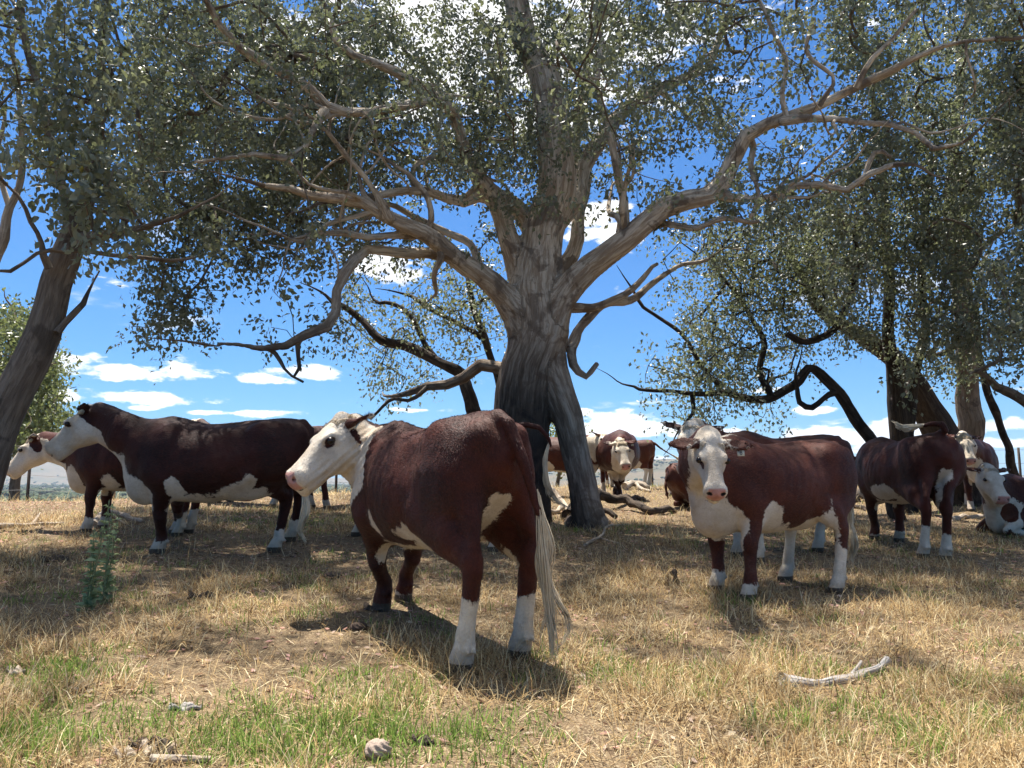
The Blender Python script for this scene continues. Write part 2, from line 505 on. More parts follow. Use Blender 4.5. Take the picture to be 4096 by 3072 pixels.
def head_frame(poll, f, up):
    f = np.array(f, float); f /= np.linalg.norm(f)
    u = np.array(up, float); u -= f*(u@f); u /= np.linalg.norm(u)
    y = np.cross(u, f)
    return np.array([f, y, u])      # rows: forward, left, up

def make_cow(label, origin, yaw, s=1.0, h=0.022, feet=None, poll=None, face=None, hup=None, poll_l=None, face_l=None, hup_l=None,
             neck_mid=None, tail=None, switch=None, coat=None, white=(), brown=(), socks=(.30, .30, .42, .42), nohead=False, lying=False,
             hair=0, ears=((0, 0), (0, 0)), wrinkle=0.0, tagside=(), eye_patch=0.0, belly=1.0, width=1.0, bend=0.0, ruddy=False, hind_h=0, group='hereford cattle resting under the gum trees', forelock=140, lift=0.0, hs=1.02, tuftlen=0.05, tagmark=False):
    """a standing or lying cow. Local axes: x forward, y left, z up. World points are turned into local ones here."""
    O = np.array([origin[0], origin[1], gz(origin[0], origin[1])+lift])
    c, sn = math.cos(yaw), math.sin(yaw)
    Rw = np.array([[c, sn, 0], [-sn, c, 0], [0, 0, 1]])         # world -> local rotation
    def L(p): return Rw @ (np.array(p, float)-O) / s
    def Ld(v): return Rw @ np.array(v, float)
    F = {}
    dflt = dict(FL=(.47, .17), FR=(.47, -.17), HL=(-.66, .17), HR=(-.66, -.17))
    for kx, v in dflt.items():
        if feet and kx in feet and feet[kx] is not None:
            q = L(feet[kx]); F[kx] = q
        else:
            w0 = O + s*(Rw.T @ np.array([v[0], v[1], 0]))
            F[kx] = np.array([v[0], v[1], (gz(w0[0], w0[1])+lift-O[2])/s])
    base = 0.0
    if lying: base = -0.46
    # body
    bd = (lambda x: bend*np.clip(x-0.1, 0, 1)**2) if bend else None
    vol_hi = 1.85; vol_lo = -0.25
    if poll is not None: pl = L(poll); fl = Ld(face); ul = Ld(hup if hup is not None else (0, 0, 1))
    else: pl = np.array(poll_l or (1.18, 0, 1.42+base*0.75)); fl = np.array(face_l or (.75, 0, -.66)); ul = np.array(hup_l or (0.4, 0, 1))
    R = head_frame(pl, fl, ul)
    def H(x, y, z): return pl + R.T @ (hs*np.array([x, y, z]))
    hsd = np.array([hs, hs, hs])
    ext = np.array([H(.6, 0, 0), H(0, .35, 0), H(0, -.35, 0), H(0, 0, .15)])
    lo = np.minimum(np.array([-1.05, -.5*width, vol_lo]), ext.min(0)-0.05)
    hi = np.maximum(np.array([.95, .5*width, 1.45]), ext.max(0)+0.05)
    for kx in F:
        lo = np.minimum(lo, F[kx]-.16); hi = np.maximum(hi, F[kx]+.16)
    if tail is not None:
        tl = [np.array(p) for p in tail]
    else:
        tl = [np.array(p) for p in [(-.86, 0, 1.30), (-.95, 0, 1.24), (-.985, 0, 1.05), (-.985, .01, .85), (-.975, .02, .70)]]
    if lying: tl = [p+np.array([0, 0, base]) for p in tl]
    for p in tl: lo = np.minimum(lo, p-.07); hi = np.maximum(hi, p+.07)
    V = Vol(lo, hi, h)
    tb = np.array(TB); tb = tb[3] + (tb-tb[3])*belly if belly != 1.0 else tb
    tb = np.where(np.array(TB) < .7, .7-(.7-np.array(TB))*belly, np.array(TB))
    body = Loft(TX, np.array(TT)+base, tb+base, np.array(TH)*width, bend=bd, ex=2.15)
    V.add(body, .03)
    B3 = lambda x, y, z: np.array([x, y+(bd(x) if bd else 0), z+base])
    for sg in (1, -1):
        V.add(Ell(B3(-.50, sg*.225*width, 1.22), (.07, .05, .06)), .10)          # hook bones
        V.add(Ell(B3(-.86, sg*.115, 1.20), (.06, .06, .07)), .08)          # pin bones
        V.add(Ell(B3(.42, sg*.20*width, .98), (.19, .10, .30), R=[[1,0,.25],[0,1,0],[-.25,0,1]]), .07)      # shoulder
        V.add(Ell(B3(.50, sg*.19, .80), (.13, .10, .13)), .08)
        V.add(Ell(B3(-.62, sg*.20*width, 1.02), (.25, .13, .28)), .09)      # rump
        if not lying: V.add(Ell(B3(-.30, sg*.42*width, 1.12), (.10, .08, .09)), .12, sub=True) # flank hollow
    V.add(Sweep([(B3(-.85, 0, 1.30), .04), (B3(-.4, 0, 1.295), .035), (B3(.1, 0, 1.245), .04), (B3(.45, 0, 1.315), .05)]), .05)
    V.add(Ell(B3(.66, 0, .66), (.19, .15, .16)), .10)                     # brisket
    V.add(Ell(B3(-.33, 0, .66), (.2, .15, .12)), .10)                    # udder base
    # neck
    nb = H(-.01, 0, -.10)
    nm_ = np.array(neck_mid) if neck_mid is not None else None
    if poll is not None and neck_mid is None: nm_ = None
    n0 = B3(.42, 0, 1.02); n1 = B3(.66, 0, 1.06)
    if nm_ is None: nm_ = (n1*0.45+nb*0.55)+np.array([0.04, 0, 0.0])
    V.add(Sweep([(n0, .29, .20), (n1, .255, .175), (nm_, .215, .145), (nb, .185, .115)]), .12)
    V.add(Sweep([(H(.02, 0, -.22), .06, .035), ((nm_+n1)/2-np.array([0, 0, .20]), .07, .035), (B3(.74, 0, .76), .10, .05), (B3(.70, 0, .60), .08, .06)]), .08)
    # head
    HX = [-.07, -.04, 0, .06, .13, .20, .30, .38, .44, .49, .52, .535]
    HT = [-.05, .00, .035, .060, .066, .058, .036, .024, .020, .008, -.010, -.035]
    HB = [-.13, -.20, -.25, -.285, -.290, -.262, -.212, -.182, -.176, -.168, -.148, -.11]
    HW = [.055, .10, .122, .132, .134, .120, .100, .094, .100, .102, .088, .055]
    hd = Loft(np.array(HX)*hs, np.array(HT)*hs, np.array(HB)*hs, np.array(HW)*hs, O=pl, R=R, ex=2.25)
    V.add(hd, .045)
    V.add(Ell(H(-.015, 0, .035), hs*np.array([.05, .065, .045]), R=R), .05)
    for sg in (1, -1):
        V.add(Ell(H(.182, sg*.106, .020), hs*np.array([.055, .030, .030]), R=R), .04)
        V.add(Ell(H(.10, sg*.095, -.15), hs*np.array([.10, .045, .09]), R=R), .05)
        V.add(Ell(H(.475, sg*.068, -.050), hs*np.array([.045, .034, .055]), R=R), .03)
        V.add(Ell(H(.190, sg*.142, .000), hs*np.array([.030, .020, .020]), R=R), .016, sub=True)   # eye socket
        V.add(Ell(H(.514, sg*.060, -.036), hs*np.array([.020, .020, .014]), R=R), .012, sub=True)   # nostril
        V.add(Sweep([(H(.535, sg*.02, -.118), .008), (H(.49, sg*.090, -.128), .009), (H(.43, sg*.100, -.126), .008), (H(.36, sg*.092, -.122), .004)]), .010, sub=True)
        V.add(Ell(H(.27, sg*.122, -.04), hs*np.array([.09, .02, .05]), R=R), .05, sub=True)
    V.add(Sweep([(H(.49, 0, -.155), .045), (H(.38, 0, -.16), .05)]), .04)
    # ears
    ear_prims = []; ear_sw = []
    for i, sg in enumerate((1, -1)):
        e_up, e_back = ears[i]
        bse = H(.005, sg*.115, -.005)
        dr = np.array([-.25-e_back, sg*1.0, -.08+e_up]); dr /= np.linalg.norm(dr)
        flat = np.array([1.0, 0, .30+e_back*.5])                        # width direction of the blade
        fl_ = R.T @ flat
        D = R.T @ dr
        th = max(.014, h*0.75)
        e = Sweep([(bse, .038, .034), (bse+D*.05, .052, max(.024, th)), (bse+D*.11, .066, max(.018, th)), (bse+D*.165, .054, th), (bse+D*.215, .020, th*.8)], up=fl_)
        V.add(e, .02); ear_prims.append((bse, D, fl_)); ear_sw.append(e)
        fwd = np.cross(D, fl_); fwd /= np.linalg.norm(fwd)
        if fwd @ R[2] < 0: fwd = -fwd
        cc = bse+D*.11+fwd*(.022)
        u2 = fl_-D*(fl_@D); u2 /= np.linalg.norm(u2)
        V.add(Ell(cc, (.075, .040, .014), R=[D, u2, np.cross(D, u2)]), .012, sub=True)
    # legs
    for kx, fp in F.items():
        sg = 1 if kx[1] == 'L' else -1
        if lying:
            continue
        if kx[0] == 'F':
            E = B3(.40, sg*.20, .74); fet = fp+np.array([-.025, 0, .135]); K = E*0.46+fet*0.54+np.array([.035, 0, 0.0])
            V.add(Sweep([(B3(.44, sg*.18, .90), .15, .09), (E, .135, .095), (E*.45+K*.55, .090, .076), (K+np.array([0, 0, .04]), .066, .062)], up=(1, 0, 0)), .06)
            V.add(Sweep([(K+np.array([0, 0, .05]), .064, .062), (K, .068, .064), (K-np.array([.006, 0, .05]), .058, .055), (K*.5+fet*.5, .048, .046), (fet+np.array([0, 0, .05]), .050, .048)], up=(1, 0, 0)), .025)
        else:
            St = B3(-.36, sg*.215, .78); fet = fp+np.array([-.035, 0, .14]); Hk = fet+np.array([-.055, sg*-.005, .37+hind_h])
            V.add(Sweep([(B3(-.60, sg*.18, 1.0), .22, .12), (B3(-.60, sg*.175, .84), .21, .115), (St*.3+Hk*.7+np.array([.02, 0, .12]), .105, .078)], up=(1, 0, 0)), .07)
            V.add(Sweep([(St, .13, .09), (St*.45+Hk*.55+np.array([-.02, 0, .02]), .112, .078), (Hk+np.array([.015, 0, .06]), .074, .056)], up=(1, 0, 0)), .06)
            V.add(Sweep([(B3(-.78, sg*.15, .92), .10, .09), (Hk+np.array([-.015, 0, .16]), .05, .035), (Hk+np.array([-.035, 0, .03]), .030, .028)], up=(1, 0, 0)), .05)
            V.add(Sweep([(Hk+np.array([.008, 0, .05]), .070, .054), (Hk, .068, .054), (Hk-np.array([-.008, 0, .07]), .057, .048), (Hk*.45+fet*.55, .051, .045), (fet+np.array([0, 0, .05]), .053, .048)], up=(1, 0, 0)), .025)
        V.add(Sweep([(fet+np.array([0, 0, .06]), .046, .044), (fet, .058, .056), (fp+np.array([.01, 0, .07]), .056, .058)], up=(1, 0, 0)), .02)
        V.add(Sweep([(fp+np.array([-.01, 0, .072]), .062, .056), (fp+np.array([.015, 0, .018]), .082, .064)], up=(1, 0, 0)), .015)
        V.add(Sweep([(fp+np.array([.10, 0, .0]), .02, .006), (fp+np.array([.045, 0, .07]), .012, .005)], up=(1, 0, 0)), .01, sub=True)
        for q in (-.02, .02): V.add(Ell(fet+np.array([-.055, q, -.02]), (.016, .014, .018)), .012)
    if lying:
        for sg in (1, -1):
            V.add(Sweep([(B3(.45, sg*.22, .72), .11, .1), (np.array([.74, sg*.24, .14]), .07, .065), (np.array([.80, sg*.24, .09]), .062, .055), (np.array([.48, sg*.20, .05]), .05, .045), (np.array([.36, sg*.17, .05]), .06, .05)]), .05)
            V.add(Sweep([(B3(-.55, sg*.26, .78), .20, .14), (np.array([-.18, sg*.40, .16]), .12, .11), (np.array([-.50, sg*.46, .08]), .07, .06), (np.array([-.20, sg*.50, .05]), .055, .05), (np.array([-.10, sg*.50, .05]), .06, .05)]), .06)
    # tail
    tr = np.linspace(.042, .022, len(tl))
    V.add(Sweep([(p, r) for p, r in zip(tl, tr)], up=(0, 1, 0)), .03)
    # wrinkles of the turned neck
    if wrinkle:
        mid = (n1+nb)/2; axd = nb-n1; axd = axd/np.linalg.norm(axd)
        a, b = V.box(mid-.42, mid+.42); x, y, z = V.pts(a, b)
        ph = (x-mid[0])*axd[0]+(y-mid[1])*axd[1]+(z-mid[2])*axd[2]
        ph2 = ph+0.03*np.sin(5*(z-mid[2]))+0.012*np.sin(13*z+4*y)
        fall = np.exp(-(ph/0.17)**2)
        s3 = (slice(a[0], b[0]), slice(a[1], b[1]), slice(a[2], b[2]))
        V.d[s3] += (wrinkle*fall*np.sin(ph2*2*np.pi/0.042)).astype(np.float32)
    P, Q = V.skin()
    N_ = np.zeros_like(P); fn = np.cross(P[Q[:, 1]]-P[Q[:, 0]], P[Q[:, 2]]-P[Q[:, 0]])
    for i in range(4): np.add.at(N_, Q[:, i], fn)
    N_ = nrm(N_)
    dn = .016*(fnoise(P, 5.5, 2, 3)-.5)+.007*(fnoise(P, 18, 2, 8)-.5)
    rib = np.exp(-((P[:, 0]-.08)/.26)**2)*np.exp(-((P[:, 2]-.98-base)/.20)**2)*(np.abs(P[:, 1]) > .12)
    dn = dn+.0024*rib*np.sin((P[:, 0]+.25*P[:, 2])*2*np.pi/.085)
    dn = dn*np.clip(np.linalg.norm(P-H(.25, 0, -.08), axis=1)/.4-.2, .15, 1)
    P = (P+N_*dn[:, None]).astype(np.float32)
    # colour fields
    def ev(prims):
        r = np.full(len(P), 1.0, np.float32)
        for p in prims: r = np.minimum(r, vol_eval(p, P))
        return r
    hl = (P-pl) @ R.T/hs
    hx, hy, hz = hl[:, 0], hl[:, 1], hl[:, 2]
    inhead = np.maximum(-(hx+.085-0.25*hz), np.linalg.norm(hl-np.array([.22, 0, -.08]), axis=1)-.42)
    wf = inhead
    if nohead: wf = np.full(len(P), 1.0)
    # underside
    def X3(*a): return B3(*a)
    und = [Sweep([(H(.05, 0, -.26), .13, .15), ((nm_+n1)/2-np.array([0, 0, .24]), .12, .12), (X3(.80, 0, .80), .13, .12), (X3(.68, 0, .60), .16, .20), (X3(.45, 0, .52), .10, .15)]),
           Sweep([(X3(.3, 0, .48), .12, .26), (X3(-.1, 0, .48), .10, .27), (X3(-.34, 0, .54), .16, .26), (X3(-.42, 0, .62), .12, .22)])]
    wf = np.minimum(wf, ev(und))
    if not lying:
        near = np.full(len(P), 9.0); sk = np.zeros(len(P)); fz = np.zeros(len(P))
        for i, kx in enumerate(('FL', 'FR', 'HL', 'HR')):
            dd = np.hypot(P[:, 0]-F[kx][0], P[:, 1]-F[kx][1])
            mm = dd < near; near[mm] = dd[mm]; sk[mm] = socks[i]; fz[mm] = F[kx][2]
        zz = P[:, 2]-fz
        sock = np.maximum(zz-sk, near-.30)
        wf = np.minimum(wf, sock)
        horn = np.maximum(zz-.052, near-.2)
        low = np.where(near < .3, zz, 1.0)
    else:
        horn = np.full(len(P), 1.0); low = np.full(len(P), 1.0)
        wf = np.minimum(wf, ev([Sweep([((.52, .22, .04), .06), ((.34, .2, .04), .1)]), Sweep([((.52, -.22, .04), .06), ((.34, -.2, .04), .1)])]))
    wf = np.minimum(wf, ev([Ell(H(-.05, 0, .01), (.12, .095, .10))]))
    W_ = []
    for p in white: W_.append(p(B3, H, F) if callable(p) else p)
    if W_: wf = np.minimum(wf, ev(W_))
    # ears stay red outside, whitish fringe inside
    earm = np.maximum(ev(ear_sw)-.012, .112-np.abs(hy))
    wf = np.maximum(wf, -earm)
    brn = []
    for p in brown: brn.append(p(B3, H, F) if callable(p) else p)
    if eye_patch:
        for sg in (1, -1):
            brn.append(Ell(H(.202, sg*.165, -.012), (eye_patch*1.5, .095, eye_patch*1.15), R=R))
    if brn: wf = np.maximum(wf, -2.6*ev(brn))
    pink = np.maximum(np.maximum(-(hx-.492+.20*(hz+.03)), hz-.006), np.maximum(-(hz+.115), np.abs(hy)-.078))
    pink = np.minimum(pink, ev([Ell(X3(-.36, 0, .50), (.10, .10, .06))]))
    dark = ev([Ell(H(.518, sg*.062, -.036), (.021, .024, .015), R=R) for sg in (1, -1)] + [Ell(H(.190, sg*.138, .0), (.030, .03, .016), R=R) for sg in (1, -1)]
              + [Sweep([(H(.545, sg*.01, -.118), .007), (H(.49, sg*.094, -.128), .007), (H(.42, sg*.103, -.126), .004)]) for sg in (1, -1)])
    me = np_mesh('cow_body', P, Q, dict(white=wf, pink=pink, dark=dark, horn=horn, low=low), mats=(coat or COAT,))
    root = empty('cow', (O[0], O[1], O[2]), yaw, s)
    tag(root, label, 'cow', group)
    bo = link('body', me, root)
    # eyes
    for sg in (1, -1):
        bm = ico(.026, 3); o = link('eye', bm, root); o.data.materials.append(EYE); o.location = H(.190, sg*.124, .001)
    # tail switch
    if switch is None:
        e = tl[-1]; switch = [e+np.array([0, 0, .06]), e+np.array([-.02, 0, -.12]), e+np.array([-.015, .02, -.30]), e+np.array([0, .0, -.46])]
    if switch:
        sp = np.array([np.array(p) for p in switch]); ns = 230 if h < .0152 else 45
        tt = np.linspace(0, len(sp)-1, 14)
        cl = np.stack([np.interp(tt, np.arange(len(sp)), sp[:, i]) for i in range(3)], 1)
        k = np.array([.25, .5, .25]); cs = cl.copy(); cs[1:-1] = cl[:-2]*.25+cl[1:-1]*.5+cl[2:]*.25
        r_ = np.random.default_rng(int(abs(O[0])*97)+3)
        L_ = r_.uniform(.45, 1.0, ns)
        pth = np.zeros((ns, 14, 3))
        off = r_.normal(0, 1, (ns, 3)); lock = r_.integers(0, 7, ns); loff = r_.normal(0, 1, (7, 3)); lph = r_.uniform(0, 6.28, 7)
        st0 = r_.uniform(0, .35, ns)
        for i in range(14):
            q = st0+(1-st0)*L_*i/13; q = np.clip(q, 0, 1)*13
            base_ = np.stack([np.interp(q, np.arange(14), cs[:, a]) for a in range(3)], 1)
            sp_ = .010+.030*np.sin(np.clip(q/13, 0, 1)*2.4)
            wv = .012*np.sin(q*1.1+lph[lock])[:, None]*loff[lock]*(q/13)[:, None]
            pth[:, i] = base_+off*sp_[:, None]*.34*(1-.45*(q/13))[:, None]+loff[lock]*(.024*(q/13))[:, None]+wv*1.6
        sv, sf = strands(pth, np.full(ns, .0045 if h < .014 else .007))
        o = link('tail_switch', np_mesh('tail_switch', sv, sf, mats=(SWITCH,)), root)
    if forelock:
        r_ = np.random.default_rng(int(abs(O[1])*91)+5); n = forelock
        a = r_.uniform(-1, 1, (n, 2))
        pth = np.zeros((n, 5, 3))
        hx0 = -.035+.05*a[:, 0]+.03; hy0 = .075*a[:, 1]
        hz0 = .056*hs-.30*hy0**2/.075*1.1-.8*(hx0-.01)**2/.05
        for j in range(5):
            t_ = j/4
            x_ = hx0+(.5*tuftlen*t_+.4*tuftlen*t_*t_)*np.where(hx0 > -.02, 1, -.6)+r_.normal(0, .004, n)
            y_ = hy0*(1+.25*t_)+r_.normal(0, .004, n)
            z_ = hz0-.008+tuftlen*(t_-.75*t_*t_)*r_.uniform(.7, 1.2, n)
            pth[:, j] = pl+np.stack([x_, y_, z_], 1) @ R
        sv, sf = strands(pth, np.full(n, .0045 if h < .014 else .007))
        link('forelock', np_mesh('forelock', sv, sf, mats=(FORELOCK,)), root)
    for sg in tagside:
        bse, D, flu = ear_prims[0 if sg > 0 else 1]
        fwd = np.cross(D, flu); fwd /= np.linalg.norm(fwd)
        if fwd @ R[2] < 0: fwd = -fwd
        pos = bse+D*.12+np.array([0, 0, -.045])+fwd*.03
        ear_tag(root, pos, D, fwd, tagmark)
    # short coat hairs on the near animals
    if hair:
        tri = np.concatenate([Q[:, [0, 1, 2]], Q[:, [0, 2, 3]]])
        A, B_, C_ = P[tri[:, 0]], P[tri[:, 1]], P[tri[:, 2]]
        N = np.cross(B_-A, C_-A); ar = np.linalg.norm(N, axis=1); N = N/np.maximum(ar, 1e-12)[:, None]
        r_ = np.random.default_rng(11)
        pick = r_.choice(len(tri), hair, p=ar/ar.sum())
        uv = r_.random((hair, 2)); fl2 = uv.sum(1) > 1; uv[fl2] = 1-uv[fl2]
        pt = A[pick]+(B_-A)[pick]*uv[:, :1]+(C_-A)[pick]*uv[:, 1:]
        nn = N[pick]
        vi = tri[pick, 0]
        ok = (pink[vi] > .01) & (dark[vi] > .015) & (horn[vi] > 0)
        pt, nn, vi = pt[ok], nn[ok], vi[ok]
        fld = np.stack([vnoise(pt, 6, 1)-.5, vnoise(pt, 6, 2)-.5, vnoise(pt, 6, 3)-.5], 1)
        dirb = np.array([-.8, 0, -.75])+fld*1.5+r_.normal(0, .22, pt.shape)
        # on the face hair runs to the nose, on the legs down
        hlp = (pt-pl) @ R.T
        inh = (np.linalg.norm(hlp-np.array([.2, 0, -.08]), axis=1) < .36)
        dirb[inh] = R[0]*.7+r_.normal(0, .25, (inh.sum(), 3))+fld[inh]*1.5
        lg = pt[:, 2] < .6; dirb[lg] = np.array([-.1, 0, -1])+r_.normal(0, .15, (lg.sum(), 3))
        t_ = nrm(dirb-nn*np.sum(dirb*nn, 1, keepdims=True))
        sd = np.cross(nn, t_)
        ln = r_.uniform(.012, .026, len(pt))[:, None]*np.where(inh, .6, 1)[:, None]*np.where(earm[vi] < 0, 2.2, 1)[:, None]; wd = .0016
        v0 = pt-nn*.001-sd*wd; v1 = pt-nn*.001+sd*wd; v2 = pt+t_*ln+nn*ln*.28
        HV = np.stack([v0, v1, v2], 1).reshape(-1, 3); HF = np.arange(len(HV)).reshape(-1, 3)
        rep = lambda a: np.repeat(a[vi], 3)
        link('coat_hair', np_mesh('coat_hair', HV, HF, dict(white=rep(wf), pink=rep(pink), dark=rep(dark)+.02, horn=rep(horn), low=rep(low)), smooth=False, mats=(coat or COAT,)), root)
    return root

_ico = {}
def ico(r, sub=2):
    import bmesh
    me = bpy.data.meshes.new('ball'); bm = bmesh.new()
    bmesh.ops.create_icosphere(bm, subdivisions=sub, radius=r); bm.to_mesh(me); bm.free()
    me.polygons.foreach_set('use_smooth', np.ones(len(me.polygons), bool))
    return me
def ear_tag(root, pos, side, fwd, mark=False):
    """shield shaped plastic tag hanging from the ear, with its printed characters"""
    out = [(-.026, -.062), (.026, -.062), (.028, -.022), (.012, -.010), (.009, .012), (0, .018), (-.009, .012), (-.012, -.010), (-.028, -.022)]
    z = np.array([0, 0, 1.0]); f = np.array(fwd, float); f[2] *= .3; f /= np.linalg.norm(f)
    x = np.cross(z, f); x /= np.linalg.norm(x); z = np.cross(f, x)
    V = []; n = len(out)
    for d in (.0025, -.0025):
        for a, b in out: V.append(pos+x*a+z*b+f*d)
    F = [np.array([list(range(n))]), np.array([list(range(2*n-1, n-1, -1))]), np.array([[i, i+n, (i+1) % n+n, (i+1) % n] for i in range(n)])]
    o = link('ear_tag', np_mesh('ear_tag', np.array(V), F, smooth=False, mats=(TAG,)), root)
    if mark:
        cu = bpy.data.curves.new('tag_mark', 'FONT'); cu.body = '8'; cu.size = .046; cu.align_x = 'CENTER'; cu.extrude = .0006
        dg = bpy.data.objects.new('tmp', cu); COL.objects.link(dg)
        bpy.context.view_layer.update()
        me = bpy.data.meshes.new_from_object(dg.evaluated_get(bpy.context.evaluated_depsgraph_get())); bpy.data.objects.remove(dg)
        me.name = 'tag_mark'; me.materials.append(INK)
        t = link('tag_mark', me, o)
        M = Matrix((( x[0], z[0], f[0], pos[0]+f[0]*.004-z[0]*.054), (x[1], z[1], f[1], pos[1]+f[1]*.004-z[1]*.054), (x[2], z[2], f[2], pos[2]+f[2]*.004-z[2]*.054), (0, 0, 0, 1)))
        t.matrix_local = M
    return o
lap('c_cows')
# ------------------------------------------------------------------ ground sheet out to the horizon
def ground_material():
    m = bpy.data.materials.new('paddock_soil'); m.use_nodes = True; t = NT(m.node_tree)
    co = t.n('ShaderNodeNewGeometry').outputs['Position']
    n1 = t.noise(co, 1.4, 6, 0.6); n2 = t.noise(co, 14, 5, 0.65); n3 = t.noise(co, 90, 3, 0.6)
    c = t.mix(t.ss(n2, 0.35, 0.7), rgb(0.085, 0.058, 0.036), rgb(0.22, 0.155, 0.09))
    c = t.mix(t.ss(n3, 0.45, 0.75), c, rgb(0.42, 0.33, 0.20))
    c = t.mix(t.m('MULTIPLY', t.ss(n1, 0.45, 0.7), 0.6), c, rgb(0.11, 0.08, 0.05))
    far = t.attr('far')
    nf1 = t.noise(co, 0.006, 6, 0.6); nf2 = t.noise(co, 0.03, 5, 0.6)
    fc = t.mix(t.ss(nf1, 0.42, 0.62), rgb(0.130, 0.101, 0.060), rgb(0.085, 0.083, 0.050))
    fc = t.mix(t.m('MULTIPLY', t.ss(nf2, 0.48, 0.7), 0.5), fc, rgb(0.060, 0.060, 0.040))
    c = t.mix(far, c, fc)
    b = t.n('ShaderNodeBsdfPrincipled'); t.set(b, 'Base Color', c); b.inputs['Roughness'].default_value = 0.95
    b.inputs['Specular IOR Level'].default_value = 0.1
    bp = t.n('ShaderNodeBump'); bp.inputs['Strength'].default_value = 0.8; bp.inputs['Distance'].default_value = 0.03
    t.set(bp, 'Height', t.m('ADD', n2, t.m('MULTIPLY', n3, 0.5))); t.set(b, 'Normal', bp.outputs[0])
    o = t.n('ShaderNodeOutputMaterial'); t.t.links.new(b.outputs[0], o.inputs[0])
    return m
_rr = np.concatenate([np.linspace(0.4, 8, 70), 8*np.power(9500/8, np.linspace(0, 1, 210)[1:])])
_aa = np.concatenate([np.linspace(-math.pi, -0.9, 60)[:-1], np.linspace(-0.9, 0.9, 380)[:-1], np.linspace(0.9, math.pi, 60)[:-1]])
RR, AA = np.meshgrid(_rr, _aa, indexing='ij')
gxx, gyy = RR*np.sin(AA), RR*np.cos(AA)
gzz = ground_z(gxx, gyy)
VV = np.stack([gxx, gyy, gzz], -1).reshape(-1, 3)
na_ = len(_aa); ii = np.arange(RR.size).reshape(RR.shape); jj = np.roll(ii, -1, 1)
FF = np.stack([ii[:-1], ii[1:], jj[1:], jj[:-1]], -1).reshape(-1, 4)
VV = np.concatenate([VV, [[0, 0, gz(0, 0)]]]); ctr = len(VV)-1
F3 = np.stack([np.full(na_, ctr), ii[0], jj[0]], -1)
far_ = np.concatenate([sstep(RR.ravel(), 26, 60), [0]])
tag(link('ground', np_mesh('ground', VV, [FF[:, ::-1], F3[:, ::-1]], dict(far=far_), mats=(ground_material(),))), kind='structure')

# ------------------------------------------------------------------ grass
def vcol_material(name, rough=0.8, trans=0.35, spec=0.15, gain=1.0):
    m = bpy.data.materials.new(name); m.use_nodes = True; t = NT(m.node_tree)
    c = t.attr('tone', 'Vector')
    hs = t.n('ShaderNodeHueSaturation'); t.set(hs, 'Color', c); hs.inputs['Value'].default_value = gain
    b = t.n('ShaderNodeBsdfPrincipled'); t.set(b, 'Base Color', hs.outputs[0]); b.inputs['Roughness'].default_value = rough
    b.inputs['Specular IOR Level'].default_value = spec
    tr = t.n('ShaderNodeBsdfTranslucent'); t.set(tr, 'Color', hs.outputs[0])
    mx = t.n('ShaderNodeMixShader'); mx.inputs[0].default_value = trans
    t.t.links.new(b.outputs[0], mx.inputs[1]); t.t.links.new(tr.outputs[0], mx.inputs[2])
    o = t.n('ShaderNodeOutputMaterial'); t.t.links.new(mx.outputs[0], o.inputs[0])
    return m
GRASSM = vcol_material('grass_blades')
GSPOT = [(px, py, r, a) for px, py, r, a in [
    (150, 2700, .45, .8), (450, 2900, .4, 1.0), (1400, 2960, .45, 1.1), (900, 2980, .4, 1.0), (1850, 2990, .35, 1.0), (2600, 2700, .35, .7), (2900, 2660, .45, .8), (2760, 2790, .12, .8), (3500, 2700, .18, 1.0),
    (1550, 2480, .5, .7), (800, 2440, .5, .7), (420, 2380, .45, .8), (500, 2600, .5, .6), (1350, 2640, .3, .5), (1150, 2100, .9, .7), (700, 2290, .5, .5), (2000, 2120, .8, .55), (2300, 2120, .9, .5),
    (2350, 2760, .3, .5), (2250, 2950, .3, .6), (3850, 2950, .3, .7), (3400, 2950, .25, .4), (1650, 2780, .3, .5), (150, 2400, .4, .5), (2650, 2120, .7, .4), (1300, 2050, 1.5, .6), (2700, 1990, 1.2, .4), (60, 2950, .3, .9), (3250, 2890, .2, .6), (1100, 2800, .3, .7)]]
GP = [(G(px, py), r, a) for px, py, r, a in GSPOT]
def green_amount(x, y):
    P = np.stack([x, y, np.zeros_like(x)], -1)
    g = (fnoise(P, 0.9, 3, 21)-0.60)*1.5
    for p, r, a in GP:
        g = g + .65*a*np.exp(-(((x-p.x)/(r*1.1))**2+((y-p.y)/(r*.8))**2))
    g = g + 1.9*(fnoise(P, 4.2, 3, 31)-0.52)
    return np.clip(g, 0, 1)
